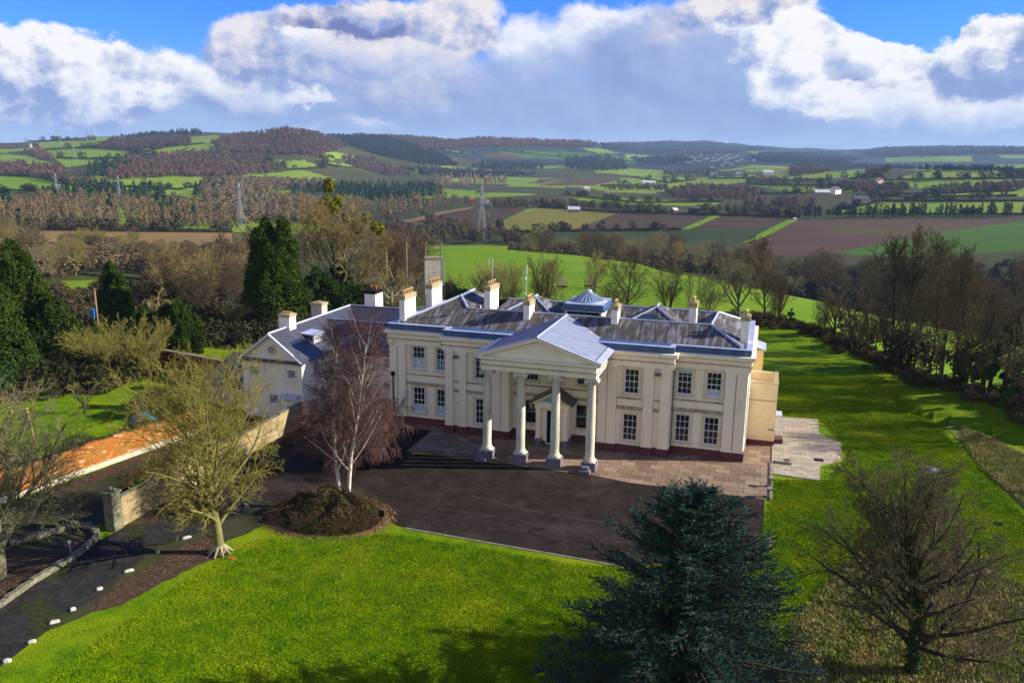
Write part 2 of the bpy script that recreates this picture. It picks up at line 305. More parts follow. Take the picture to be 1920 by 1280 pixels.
def ground_z(x,y):
    x=np.asarray(x,float);y=np.asarray(y,float); dx=x-CAM[0];dy=y-CAM[1]; a=np.arctan2(dx*RT[0]+dy*RT[1],dx*F0[0]+dy*F0[1]); ld=np.log(np.maximum(np.hypot(dx,dy),18.1))
    ai=np.clip(np.searchsorted(AZ,a)-1,0,len(AZ)-2); fa=(a-AZ[ai])/(AZ[ai+1]-AZ[ai]); u=(ld-LD[0])/(LD[1]-LD[0]); j=np.clip(u.astype(int),0,len(LD)-2); f=np.clip(u-j,0,1)
    return (Z[ai,j]*(1-f)+Z[ai,j+1]*f)*(1-fa)+(Z[ai+1,j]*(1-f)+Z[ai+1,j+1]*f)*fa
def depth_of(p): return float((np.asarray(p)-CAM)@FW)
# fields: outline as seen, material
grass=(.085,.20,.006)
MF={}
TONE=.6
MF['rough']=mat('rough_pasture',(.075,.10,.022),(.11,.085,.035),.02,.9,8,(.06,.05,.02),.06,.6)
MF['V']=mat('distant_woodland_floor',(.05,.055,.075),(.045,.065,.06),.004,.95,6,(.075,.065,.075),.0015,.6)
MF['G']=mat('pasture_grass',(.17,.33,.008),(.24,.38,.012),.02,.9,6,(.30,.38,.02),.008,.5)
MF['D']=mat('dark_pasture',(.07,.17,.018),(.10,.20,.02),.015,.9,6)
MF['M']=mat('far_pasture',(.22,.36,.02),(.29,.40,.03),.006,.9,7,(.19,.2,.04),.003,.5)
MF['O']=wave(mat('stubble_field',(.22,.21,.03),(.26,.2,.045),.02,.9,7,(.16,.22,.02),.006,.6),.05,'X',(.13,.15,.02),.5,1.,.3)
MF['B']=wave(mat('ploughed_field',(.13,.08,.05),(.09,.06,.035),.02,.95,7,(.13,.11,.04),.006,.5),.09,'X',(.05,.035,.02),.8,.4,-.15)
MF['K']=wave(mat('bare_soil_field',(.15,.085,.06),(.12,.07,.05),.02,.95,7,(.14,.13,.03),.007,.8,c3r=(.5,.62)),.12,'X',(.09,.055,.035),.4,.4,1.1)
MF['Y']=mat('straw_field',(.35,.22,.08),(.28,.2,.07),.02,.9,6)
MF['X']=wave(mat('young_crop',(.05,.085,.02),(.075,.075,.025),.02,.9,6),.12,'X',(.03,.05,.015),.7,.3,.9)
FIELDS=[
('G',[(800,462),(930,459),(1000,464),(1100,476),(1200,491),(1330,521),(1430,541),(1530,562),(1620,578),(1760,588),(1960,600),(1960,800),(1900,860),(1800,790),(1650,700),(1560,640),(1440,612),(800,620)]),
('O',[(1008,389),(1157,400),(1068,434),(954,436),(930,424),(989,393)]),
('B',[(1160,400),(1333,404),(1276,430),(1068,434)]),
('B',[(760,412),(884,391),(985,389),(924,421),(900,424),(860,430)]),
('Y',[(756,414),(820,398),(884,388),(884,391),(826,402),(770,418)]),
('G',[(1276,430),(1294,430),(1352,405),(1335,404)]),('G',[(920,424),(989,392),(1014,390),(975,400),(940,418)]),
('B',[(1294,430),(1352,405),(1500,408),(1470,416),(1440,425)]),
('X',[(930,424),(954,436),(1068,434),(1276,431),(1440,426),(1478,414),(1440,440),(1408,452),(1350,462),(1250,450),(975,452)]),
('G',[(1392,456),(1427,448),(1497,412),(1476,412),(1440,430)]),
('K',[(1497,413),(1920,410),(1806,429),(1698,447),(1562,474),(1495,481),(1427,476),(1400,462)]),
('D',[(1925,413),(1925,470),(1740,482),(1600,478),(1562,474),(1698,447),(1806,429)]),
('M',[(1549,404),(1925,403),(1925,379),(1655,379),(1573,395)]),('M',[(1606,369),(1906,359),(1920,368),(1698,372)]),
('M',[(1644,340),(1752,320),(1860,321),(1925,336),(1925,354),(1752,356)]),('M',[(1487,337),(1603,318),(1671,318),(1644,334),(1562,339)]),
('M',[(1400,347),(1600,349),(1595,359),(1522,364)]),('O',[(1427,323),(1476,314),(1481,326),(1450,330)]),
('G',[(1054,367),(1355,380),(1333,387),(1187,384),(1080,375)]),('M',[(1127,349),(1171,339),(1198,340),(1192,351)]),
('M',[(1187,333),(1279,331),(1306,338),(1252,344)]),('M',[(1328,335),(1414,327),(1430,337),(1360,341)]),('K',[(1008,336),(1157,333),(1165,338),(1117,347),(1014,349)]),('O',[(1008,345),(1040,337),(1060,337),(1020,348)]),
('M',[(1130,360),(1244,356),(1225,363)]),('M',[(489,300),(570,301),(613,315),(543,320)]),('M',[(602,304),(684,309),(727,321),(630,314)]),('M',[(627,285),(689,298),(635,298),(589,288)]),
('M',[(430,331),(489,324),(543,331),(462,339)]),('G',[(751,315),(854,331),(792,329),(751,324)]),('M',[(773,288),(860,301),(819,299)]),('M',[(819,277),(895,290),(846,286)]),('G',[(816,353),(895,358),(890,363),(827,363)]),
('G',[(0,327),(48,332),(155,352),(125,366),(-40,357)]),('M',[(120,337),(162,332),(375,332),(400,345),(337,357),(225,351)]),('M',[(85,280),(175,277),(240,285),(225,298),(125,314),(105,299)]),
('M',[(232,297),(312,277),(385,270),(382,281),(307,293)]),('M',[(-30,287),(50,292),(100,308),(40,308),(-30,304)]),('O',[(187,375),(325,370),(450,390),(425,396),(300,385)]),
('Y',[(50,430),(435,436),(435,456),(275,466),(60,452)]),('G',[(275,463),(415,467),(400,478),(300,471)]),('G',[(115,527),(190,524),(195,550),(125,555)]),('D',[(382,500),(460,494),(445,520),(390,524)]),
('D',[(1110,290),(1190,297),(1240,300),(1200,308),(1120,306)]),('D',[(930,282),(1080,284),(1160,292),(1100,300),(950,296)]),('K',[(905,288),(975,290),(970,298),(910,296)]),  # the dark central pastures carry cloud shadow in their colour
('M',[(1085,277),(1130,279),(1160,288),(1120,287)]),('M',[(1170,290),(1215,291),(1210,302),(1180,300)]),('M',[(1660,295),(1820,293),(1825,303),(1660,304)]),('M',[(1870,290),(1925,291),(1925,297),(1880,297)]),('M',[(1840,310),(1925,308),(1925,318),(1850,318)]),('M',[(1250,279),(1300,278),(1290,282)]),('M',[(1400,283),(1440,285),(1430,291),(1405,290)])]
TONE=1.
def inpoly(px,py,poly):
    r=np.zeros(px.shape,bool); n=len(poly)
    for i in range(n):
        x1,y1=poly[i];x2,y2=poly[(i+1)%n]
        if y1==y2: continue
        c=((y1>py)!=(y2>py))&(px<(x2-x1)*(py-y1)/(y2-y1)+x1); r^=c
    return r
PT=np.stack([GX,GY,Z],-1)-CAM; dep=PT@FW
with np.errstate(all='ignore'):
    PX=960+FPX*(PT@R2)/dep; PY=640-FPX*(PT@U2)/dep
PX[dep<1]=-9999
cx=(PX[:-1,:-1]+PX[1:,1:])/2; cy=(PY[:-1,:-1]+PY[1:,1:])/2
cls=np.full(cx.shape,-1); far=(DD[:-1]>135)[None,:]|((AZ[:-1,None]>.2)&(DD[:-1]>80)[None,:]&(Z[:-1,:-1]<-.3))
cls[(DD[:-1]>150)[None,:]&np.ones(cx.shape,bool)]=0
xm=(GX[:-1,:-1]+GX[1:,1:])/2; ym=(GY[:-1,:-1]+GY[1:,1:])/2
# the countryside away from the surveyed fields: a quilt of large blocks
q=vnoise(xm/260,ym/200,9)
keys=['rough','V']+sorted({f[0] for f in FIELDS}); kid={k_:i for i,k_ in enumerate(keys)}
cls[(cls==0)&(q>.12)]=kid['M']; cls[(cls==0)&(q<-.22)&(xm>2500)]=kid['D']
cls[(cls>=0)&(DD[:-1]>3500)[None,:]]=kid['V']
jx=vnoise(xm/14,ym/14,5)*3; jy=vnoise(xm/14,ym/14,6)*1.2
for kk,poly in FIELDS:
    cls[inpoly(cx+jx,cy+jy,poly)&far]=kid[kk]
nA_,nD_=Z.shape
idx=np.arange(nA_*nD_).reshape(nA_,nD_); quads=np.stack([idx[:-1,:-1],idx[:-1,1:],idx[1:,1:],idx[1:,:-1]],-1)[:,:,::-1]
VV=np.stack([GX,GY,Z],-1).reshape(-1,3)
lawn_m=mat('lawn_grass',(.055,.130,.001),(.130,.215,.0015),.9,.9,9,(.22,.26,.005),.16,.7,bump=1.,bscale=7.,c3r=(.48,.72),contrast=(.3,.68))
fine(lawn_m,7.,.55,1.38); fine(MF['G'],.5,.8,1.15); fine(MF['rough'],.3,.7,1.3)
nm={'rough':'hills','V':'distant_hills','G':'pasture','D':'dark_pasture','M':'far_fields','O':'stubble_field','B':'ploughed_field','K':'soil_field','Y':'straw_field','X':'crop_field'}
for ci in range(-1,len(keys)):
    sel=quads[cls==ci]
    if len(sel)==0: continue
    u,inv=np.unique(sel.ravel(),return_inverse=True)
    name='lawn' if ci<0 else nm[keys[ci]]
    o=mesh_np(name,VV[u],inv.reshape(-1,4),lawn_m if ci<0 else MF[keys[ci]],smooth=True); o['kind']='structure'
# ---------------------------------------------------------------- the mansion
RND=mat('cream_render',(.81,.735,.595),(.745,.675,.54),.35,.85,6,(.47,.43,.34),1.6,.6,stretch=(1,1,.35),c3r=(.6,.8))
RNY=mat('yellow_render',(.74,.58,.30),(.70,.52,.26),.5,.85,6,(.50,.38,.2),1.5,.5,stretch=(1,1,.3),c3r=(.58,.75))
SHGRM=mat('shade_weathered_ledge',(.44,.39,.28),(.26,.24,.16),1.2,.9,7,(.12,.12,.07),3.,.8,c3r=(.5,.65))  # dark ledge tone mixes weathering with moulding shadow put into the colour
STN=mat('stone_trim',(.66,.58,.44),(.56,.50,.38),.9,.85,6,(.26,.25,.17),2.5,.6,stretch=(1,1,.6),c3r=(.56,.72))
COLM=mat('column_stone',(.60,.56,.46),(.46,.45,.39),1.5,.8,6,(.27,.28,.22),.9,.7,stretch=(1,1,.4),c3r=(.52,.68))
PLN=mat('maroon_plinth',(.13,.05,.055),(.09,.04,.045),1.2,.9,5)
PED=mat('pedestal_grey',(.17,.15,.19),(.12,.11,.14),2.,.9,5)
LEAD=mat('roof_lead',(.035,.085,.20),(.07,.13,.26),1.1,.5,5,(.07,.12,.22),3.,.4,metal=.25)
LEADL=mat('pale_lead',(.42,.46,.60),(.33,.38,.52),1.2,.5,5,(.3,.33,.42),4.,.4,metal=.1)
SLT=mat('roof_slate',(.062,.055,.05),(.11,.095,.082),1.3,.7,6,(.30,.31,.36),1.0,.9,stretch=(3.2,.3,1),c3r=(.48,.66))
bricks(SLT,1.,(.03,.03,.03),(.10,.088,.078),(.055,.05,.048),.5,.22,.02,over=.4)
SLD=mat('dark_slate',(.035,.035,.045),(.06,.06,.08),1.5,.6,6,(.11,.12,.16),.7,.5); bricks(SLD,1.,(.02,.02,.025),(.07,.07,.085),(.045,.045,.06),.45,.2,.02,over=.4)
GLS=mat('window_glass',(.012,.014,.017),None,rough=.05,spec=.5)
SLT.node_tree.nodes['Principled BSDF'].inputs['Roughness'].default_value=.6; SLD.node_tree.nodes['Principled BSDF'].inputs['Roughness'].default_value=.4
for _l in (LEAD,LEADL,SLD): _l.node_tree.nodes['Principled BSDF'].inputs['Specular IOR Level'].default_value=.5
WHT_P=mat('white_paint',(.74,.76,.80),(.66,.68,.72),3.,.5,3)
BLN=mat('pale_blind',(.50,.55,.62),(.42,.47,.55),4.,.8,3); BLT=mat('teal_blind',(.12,.28,.34),(.10,.22,.30),4.,.8,3)
BLK=mat('dark_void',(.010,.010,.011),(.016,.015,.015),3.,.6,2)
CHW=mat('chimney_render',(.80,.77,.70),(.68,.66,.60),1.2,.85,6,(.4,.38,.32),3.,.4,c3r=(.6,.75))
CAPM=mat('chimney_cap_stone',(.40,.33,.19),(.26,.23,.16),4.,.9,5,(.5,.34,.08),7.,.6)
POTY=mat('buff_pot',(.62,.42,.20),(.5,.33,.16),6.,.8,3); POTR=mat('terracotta_pot',(.62,.16,.04),(.5,.12,.03),6.,.8,3)
PINK=mat('weathered_pink_render',(.42,.30,.27),(.52,.44,.38),2.,.9,6,(.25,.17,.15),5.,.6)
WNG=mat('wing_render',(.72,.66,.56),(.66,.60,.52),.6,.85,6,(.48,.44,.38),2.,.4,stretch=(1,1,.4))
DRW=mat('white_door_paint',(.55,.6,.72),(.5,.55,.66),2.,.5,3)
GLZ=mat('skylight_glass',(.03,.06,.07),None,rough=.1,spec=.6)
def fr(kind,c):
    if kind=='S': return lambda u,n,z:(u,c-n,z)
    return lambda u,n,z:(c+n,u,z)
def fb(mb,F,u0,u1,n0,n1,z0,z1):
    a=F(u0,n0,z0);b=F(u1,n1,z1); mb.box(a[0],b[0],a[1],b[1],z0,z1)
def wallgrid(mb,F,u0,u1,z0,z1,ops,dep=.18):
    us=sorted({u0,u1}|{v for o in ops for v in o[:2] if u0<v<u1}); zs=sorted({z0,z1}|{v for o in ops for v in o[2:4] if z0<v<z1})
    for a,b in zip(us,us[1:]):
        for c,d in zip(zs,zs[1:]):
            m_,n_=(a+b)/2,(c+d)/2
            if any(o[0]<m_<o[1] and o[2]<n_<o[3] for o in ops): continue
            mb.face([F(a,0,c),F(b,0,c),F(b,0,d),F(a,0,d)])
    for o in ops:
        a,b,c,d=o[:4]
        mb.face([F(a,0,c),F(a,0,d),F(a,-dep,d),F(a,-dep,c)]); mb.face([F(b,0,c),F(b,-dep,c),F(b,-dep,d),F(b,0,d)])
        mb.face([F(a,0,d),F(b,0,d),F(b,-dep,d),F(a,-dep,d)]); mb.face([F(a,0,c),F(a,-dep,c),F(b,-dep,c),F(b,0,c)])
def window(root,F,u0,u1,z0,z1,cols=3,rows=4,sur=.26,blind=None,dep=.18,sm=None,fw=.07,bars=.032):
    m=MB()
    if sur:
        fb(m,F,u0-sur,u0,.002,.05,z0-.0,z1+sur); fb(m,F,u1,u1+sur,.002,.05,z0,z1+sur); fb(m,F,u0,u1,.002,.049,z1,z1+sur); fb(m,F,u0-sur-.03,u1+sur+.03,.002,.12,z0-.16,z0)
        w=m.build('window',sm or STN,root)
    else:
        fb(m,F,u0-.05,u1+.05,.002,.07,z0-.1,z0); w=m.build('window',sm or STN,root)
    f=MB(); a,b=-dep+.02,-dep+.09
    fb(f,F,u0,u0+fw,a,b,z0,z1); fb(f,F,u1-fw,u1,a,b,z0,z1); fb(f,F,u0+fw,u1-fw,a,b,z1-fw,z1); fb(f,F,u0+fw,u1-fw,a,b,z0,z0+fw*1.3)
    for i in range(1,cols): c=u0+(u1-u0)*i/cols; fb(f,F,c-bars/2,c+bars/2,a,b-.02,z0+fw*1.3,z1-fw)
    for i in range(1,rows):
        c=z0+(z1-z0)*i/rows; t=bars*(1.7 if i*2==rows else 1.)/2; fb(f,F,u0+fw,u1-fw,a,b-.012,c-t,c+t)
    f.build('sash_frame',WHT_P,w)
    g=MB(); g.face([F(u0,-dep,z0),F(u1,-dep,z0),F(u1,-dep,z1),F(u0,-dep,z1)]); g.build('glass',GLS,w)
    if blind:
        k,z_a,z_b=blind; b_=MB(); fb(b_,F,u0+.03,u1-.03,-dep+.003,-dep+.014,z0+(z1-z0)*z_a,z0+(z1-z0)*z_b); b_.build('blind',{'p':BLN,'t':BLT}[k],w)
    return w
def offset(poly,p):
    n=len(poly); out=[]
    for i in range(n):
        x0,y0=poly[i-1];x1,y1=poly[i];x2,y2=poly[(i+1)%n]
        def nrm(ax,ay,bx,by): d=math.hypot(bx-ax,by-ay); return ((by-ay)/d,-(bx-ax)/d)
        a=nrm(x0,y0,x1,y1);b=nrm(x1,y1,x2,y2)
        if abs(a[0]*b[0]+a[1]*b[1])>.99: out.append((x1+a[0]*p,y1+a[1]*p))
        else: out.append((x1+(a[0]+b[0])*p,y1+(a[1]+b[1])*p))
    return out
YR,YB=6.27,5.15; XL,XR=-16.95,17.12; YK=20.0
mansion=thing('mansion',(0,6.3,0),'cream two-storey neoclassical mansion with a four-column portico and slate roofs','mansion')
BODY=[(XL,YR),(-10.7,YR),(-10.7,YB),(-4.2,YB),(-4.2,YR),(4.2,YR),(4.2,YB),(10.7,YB),(10.7,YR),(XR,YR),(XR,YK),(XL,YK)]
ops_r=[(11.11,12.37,1.2,3.76),(13.64,14.92,1.2,3.76),(11.11,12.37,5.65,7.87),(13.64,14.92,5.65,7.87)]
ops_l=[(-14.55,-13.32,1.25,3.85),(-12.05,-10.95,1.25,3.85),(-14.55,-13.32,5.7,7.95),(-12.05,-10.95,5.7,7.95)]
ops_b=[(6.56,7.84,1.15,3.67),(6.56,7.84,5.56,7.85)]; ops_a=[(-7.62,-6.4,1.15,3.67),(-7.62,-6.4,5.6,7.95)]
ops_c=[(-2.98,-1.75,1.4,3.7),(1.95,3.18,1.4,3.7),(-2.98,-1.75,5.6,7.8),(-.6,.6,5.6,7.8),(1.95,3.18,5.6,7.8)]
m=MB(); zt=8.14
for F,u0,u1,o in ((fr('S',YR),10.7,XR,ops_r),(fr('S',YR),XL,-10.7,ops_l),(fr('S',YB),4.2,10.7,ops_b),(fr('S',YB),-10.7,-4.2,ops_a),(fr('S',YR),-4.2,4.2,ops_c)):
    wallgrid(m,F,u0,u1,.0,zt,o)
for x,s in ((10.7,1),(4.2,-1),(-4.2,1),(-10.7,-1)):
    q=[(x,YB,0),(x,YR,0),(x,YR,zt),(x,YB,zt)]; m.face(q if s>0 else q[::-1])
wallgrid(m,fr('E',XR),YR,YK,0,zt,[]); m.face([(XL,YK,0),(XL,YR,0),(XL,YR,zt),(XL,YK,zt)]); m.face([(XR,YK,0),(XL,YK,0),(XL,YK,zt),(XR,YK,zt)])
m.build('wall',RND,mansion)
m=MB(); m.prism(offset(BODY,.10),.0,.78)
for x0,x1,y in ((15.2,XR+.06,YR),(8.25,9.28,YB),(9.72,10.72,YB),(-10.72,-9.72,YB),(-9.28,-8.4,YB),(4.2,5.95,YB),(-5.95,-4.2,YB)): m.box(x0,x1,y-.29,y,.0,.78)
m.build('plinth',PLN,mansion)
m=MB(); m.prism(offset(BODY,.06),.782,.9)
# raised string courses
for x0,x1,y in ((10.72,15.2,YR),(-15.2,-10.72,YR),(5.95,8.28,YB),(-8.5,-5.95,YB),(-4.15,4.15,YR),(9.26,9.74,YB),(-9.74,-9.26,YB)):
    m.box(x0,x1,y-.06,y-.002,4.22,5.12)
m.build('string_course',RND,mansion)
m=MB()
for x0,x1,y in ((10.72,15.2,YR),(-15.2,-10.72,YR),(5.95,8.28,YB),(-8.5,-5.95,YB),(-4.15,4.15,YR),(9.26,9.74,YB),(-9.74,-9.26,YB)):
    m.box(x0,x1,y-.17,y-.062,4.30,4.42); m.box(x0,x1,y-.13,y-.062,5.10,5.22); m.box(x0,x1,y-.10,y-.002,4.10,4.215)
m.build('ledge',SHGRM,mansion)
def pilaster(x0,x1,y,z1=8.02):
    m=MB(); m.box(x0,x1,y-.19,y-.002,.9,z1-.42); m.box(x0-.05,x1+.05,y-.26,y-.002,.78,1.02); m.box(x0-.03,x1+.03,y-.23,y-.002,1.02,1.1)
    m.box(x0-.03,x1+.03,y-.22,y-.002,z1-.42,z1-.36); m.box(x0+.0,x1-.0,y-.195,y-.002,z1-.36,z1-.12); m.box(x0-.05,x1+.05,y-.26,y-.002,z1-.12,zt-.002)
    m.build('pilaster',RND,mansion)
for x0,x1,y in ((15.26,16.12,YR),(16.22,XR,YR),(8.31,9.18,YB),(9.78,10.64,YB),(4.25,5.0,YB),(5.06,5.9,YB),(-5.9,-5.06,YB),(-5.0,-4.25,YB),(-10.62,-9.85,YB),(-9.22,-8.5,YB),(XL,-16.18,YR),(-16.08,-15.27,YR)): pilaster(x0,x1,y)
ENT=[(XL,YR),(-10.7,YR),(-10.7,YB),(10.7,YB),(10.7,YR),(XR,YR),(XR,YK),(XL,YK)]
m=MB()
for z0,z1,p in ((zt,8.42,.20),(8.42,8.66,.24),(8.72,9.12,.20),(9.2,9.46,.46),(9.46,9.54,.52)): m.prism(offset(ENT,p),z0,z1-.0005)
m.build('entablature',RND,mansion)
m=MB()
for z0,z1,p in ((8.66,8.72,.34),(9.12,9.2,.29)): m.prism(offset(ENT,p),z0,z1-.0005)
m.build('ledge',SHGRM,mansion)
m=MB(); m.prism(offset(ENT,.10),9.54,10.08); m.prism(offset(ENT,.16),10.08,10.12)
xx=XL
segs=[(XL,-10.7,YR),(-10.7,10.7,YB),(10.7,XR,YR)]
for a,b,y in segs:
    x=a+.15
    while x<b: m.box(x,x+.035,y-.135,y-.10,9.54,10.08); x+=.62
for z_ in range(20): m.box(XR+.10,XR+.14,YR+.6*z_+.3,YR+.6*z_+.5,9.6,9.9)
m.build('lead_parapet',LEAD,mansion)
m=MB(); inn=offset(ENT,-.32); out=offset(ENT,.17)
for i in range(len(ENT)):
    j=(i+1)%len(ENT); m.face([(out[i][0],out[i][1],10.125),(out[j][0],out[j][1],10.125),(inn[j][0],inn[j][1],10.125),(inn[i][0],inn[i][1],10.125)])
m.build('parapet_capping',LEADL,mansion)
# the parapet is hollow behind: gutters and slopes stand above its core
def rf(name,polys,mt,t=.12,par=None):
    m=MB()
    for p in polys: m.slab(p,t)
    return m.build(name,mt,par or mansion)
k=.4355
rf('slate_roof',[
 [(-16.4,6.7,10.13),(16.5,6.7,10.13),(13.5,9.9,11.4),(-10.15,9.9,11.4),(-11.6,11.9,12.25)],
 [(-10.15,9.9,11.4),(13.5,9.9,11.4),(11.2,12.6,10.2),(-8.9,12.6,10.2)],
 [(16.5,6.7,10.13),(16.5,19.4,10.13),(13.75,16.6,11.4),(13.5,9.9,11.4)],
 [(13.5,9.9,11.4),(13.75,16.6,11.4),(11.0,14.2,10.2),(11.2,12.6,10.2)],
 [(16.5,19.4,10.13),(-16.4,19.4,10.13),(-8,16.7,11.4),(13.75,16.6,11.4)],
 [(13.75,16.6,11.4),(-8,16.7,11.4),(-8.9,14.0,10.2),(11.0,14.2,10.2)],
 [(-16.4,19.4,10.13),(-16.4,6.7,10.13),(-11.6,11.9,12.25),(-11.7,16.2,12.25)],
 [(-11.6,11.9,12.25),(-10.15,9.9,11.4),(-9.7,12.4,11.38),(-9.75,16.6,11.38),(-11.7,16.2,12.25)],
 [(-11.7,16.2,12.25),(-9.75,16.6,11.38),(-9.0,19.4,10.15),(-16.4,19.4,10.13)],
 # inner hipped roofs round the light wells
 [(4.6,11.2,10.3),(11.2,11.2,10.3),(8.0,14.0,12.0)],[(11.2,11.2,10.3),(11.0,18.8,10.3),(8.0,15.8,12.0),(8.0,14.0,12.0)],[(11.0,18.8,10.3),(4.6,18.8,10.3),(8.0,15.8,12.0)],[(4.6,18.8,10.3),(4.6,11.2,10.3),(8.0,14.0,12.0),(8.0,15.8,12.0)],
 [(-8.,11.9,10.3),(-1.4,11.9,10.3),(-4.8,15.4,12.0)],[(-1.4,11.9,10.3),(-1.4,19.2,10.3),(-4.8,16.6,12.0),(-4.8,15.4,12.0)],[(-1.4,19.2,10.3),(-8.,19.2,10.3),(-4.8,16.6,12.0)],[(-8.,19.2,10.3),(-8.,11.9,10.3),(-4.8,15.4,12.0),(-4.8,16.6,12.0)]],SLT)
m=MB(); m.box(-16.6,16.8,6.6,19.6,9.6,10.1); m.build('roof_deck',LEAD,mansion)
def ridge(pts,r=.11):
    m=MB()
    for a,b in zip(pts,pts[1:]): m.bar(a,b,r,6)
    m.build('ridge_roll',LEADL,mansion)
ridge([(-10.15,9.9,11.42),(13.5,9.9,11.42),(13.75,16.6,11.42),(-8,16.7,11.42)],.1); ridge([(-16.3,6.8,10.2),(-11.6,11.9,12.27),(-11.7,16.2,12.27)],.13); ridge([(-11.6,11.9,12.27),(-10.15,9.9,11.42)],.13); ridge([(16.4,6.8,10.2),(13.5,9.9,11.42)],.13); ridge([(-8.,11.9,10.32),(-4.8,15.4,12.02),(-4.8,16.6,12.02)]); ridge([(-1.4,11.9,10.32),(-4.8,15.4,12.02)]); ridge([(4.6,11.2,10.32),(8.0,14.0,12.02),(8,15.8,12.02)]); ridge([(11.2,11.2,10.3),(8.0,14.0,12.02)]); ridge([(16.4,19.3,10.2),(13.75,16.6,11.42)],.13)
m=MB(); m.box(-9.75,-9.65,12.3,16.6,10.3,11.3); m.build('clerestory_wall',CHW,mansion)
# skylight on the back range
m=MB(); 
for i in range(4): m.bar((-6.4+i*.62,13.95,10.55),(-6.4+i*.62,15.5,11.25),.05,5)
m.build('skylight_frame',WHT_P,mansion); m=MB(); m.slab([(-6.4,13.95,10.5),(-4.5,13.95,10.5),(-4.5,15.5,11.22),(-6.4,15.5,11.22)],.05); m.build('skylight',GLZ,mansion)
m=MB(); m.slab([(6.3,11.75,10.72),(8.7,11.75,10.72),(8.3,12.95,11.44),(6.8,12.95,11.44)],.05); m.build('skylight',GLZ,mansion)
# lantern with glazed cone
m=MB(); m.box(-.9,2.8,12.9,17.3,10.2,11.35); m.build('lantern_wall',CHW,mansion)
m=MB(); m.box(-.7,2.6,12.88,12.9,10.75,11.2); m.build('lantern_window',BLK,mansion)
m=MB(); m.box(-1.25,3.15,12.55,17.65,11.35,11.5); m.box(-1.05,2.95,12.75,17.45,11.5,11.95)
for i in range(4): m.box(-.8+i*1.15,-.74+i*1.15,12.7,12.75,11.45,12.0)
m.build('lantern_roof',LEAD,mansion)
m=MB(); m.box(-.98,2.88,12.82,17.38,11.955,12.0); m.build('lantern_capping',LEADL,mansion)
m=MB(); m.lathe([(1.72,11.98),(1.7,12.1),(1.35,12.25),(.32,12.85),(.3,12.87)],.95,15.1,24,False); dm=m.build('glass_cone',mat('cone_glazing',(.16,.24,.33),(.10,.16,.24),1.,.25,3,spec=.6),mansion)
m=MB()
for i in range(24):
    a=2*math.pi*i/24; m.bar((.95+1.72*math.cos(a),15.1+1.72*math.sin(a),12.06),(.95+.3*math.cos(a),15.1+.3*math.sin(a),12.89),.035,4)
m.lathe([(1.8,11.98),(1.8,12.08),(1.68,12.09)],.95,15.1,24); m.lathe([(.36,12.84),(.36,13.0),(.25,13.12),(.05,13.18)],.95,15.1,14)
m.build('cone_ribs',LEADL,mansion)
WB={0:('p',.0,.34),1:('p',.0,.34),2:('p',.0,.5),3:('t',.0,.48)}
for i,o in enumerate(ops_l): window(mansion,fr('S',YR),*o,blind=WB[i])
for o in ops_a+ops_b: window(mansion,fr('S',YB),*o)
for i,o in enumerate(ops_r): window(mansion,fr('S',YR),*o,blind=[None,None,('p',.86,1.),('p',.0,.3)][i])
for i,o in enumerate(ops_c): window(mansion,fr('S',YR),*o,rows=4 if i>1 else 2,cols=3 if i>1 else 1,sur=.2,fw=.07 if i>1 else .03,bars=.02)
# chimneys
def chimney(par,x0,x1,y0,y1,z0,z1,pots,body=CHW,capm=CAPM,potm=POTY,ph=.5,cap=.42,along='y'):
    m=MB(); m.box(x0,x1,y0,y1,z0,z1); c=m.build('chimney',body,par)
    m=MB(); m.box(x0-.09,x1+.09,y0-.09,y1+.09,z1-.001,z1+.16); m.box(x0-.03,x1+.03,y0-.03,y1+.03,z1+.16,z1+cap*.75); m.box(x0-.1,x1+.1,y0-.1,y1+.1,z1+cap*.75,z1+cap); m.box(x0+.05,x1-.05,y0+.1,y1-.1,z1+cap,z1+cap+.08); m.build('chimney_cap',capm,c)
    for i in range(pots):
        t=(i+.5)/pots; px,py=((x0+x1)/2,y0+.12+(y1-y0-.24)*t) if along=='y' else (x0+.12+(x1-x0-.24)*t,(y0+y1)/2)
        m=MB(); m.lathe([(.15,z1+cap+.02),(.13,z1+cap+ph*.8),(.16,z1+cap+ph*.82),(.16,z1+cap+ph),(.1,z1+cap+ph)],px,py,10); m.build('chimney_pot',potm,c)
    return c
chimney(mansion,-16.2,-15.62,6.95,9.6,9.9,12.35,5); chimney(mansion,-16.1,-15.45,13.4,16.2,10.1,12.5,4)
chimney(mansion,-9.4,-8.75,12.7,15.5,10.2,12.75,4); chimney(mansion,-3.98,-3.4,8.6,10.4,10.3,12.3,4)
chimney(mansion,4.45,5.05,8.9,10.3,10.3,12.35,2); chimney(mansion,11.3,11.98,11.6,13.0,10.1,12.6,2); chimney(mansion,16.15,16.85,9.0,10.2,9.9,12.15,2)
m=MB(); m.bar((-9.0,14.1,13.2),(-9.0,14.1,16.0),.035); m.bar((-9.35,14.1,15.0),(-9.35,14.1,15.9),.03); m.bar((-9.35,14.1,15.4),(-9.0,14.1,15.4),.02); m.build('aerial',LEADL,mansion)
m=MB(); m.bar((-4.3,10.6,11.0),(-4.3,10.6,15.4),.045); m.bar((-4.3,10.6,15.0),(-4.3,10.6,15.9),.08)
for z,r in ((14.6,.24),(13.1,.2)): m.lathe([(.02,z-r*.3),(r,z),(.02,z+r*.3)],-4.45,10.5,10)
m.box(-4.2,-4.0,10.5,10.7,12.0,12.5); m.build('aerial_mast',LEADL,mansion)
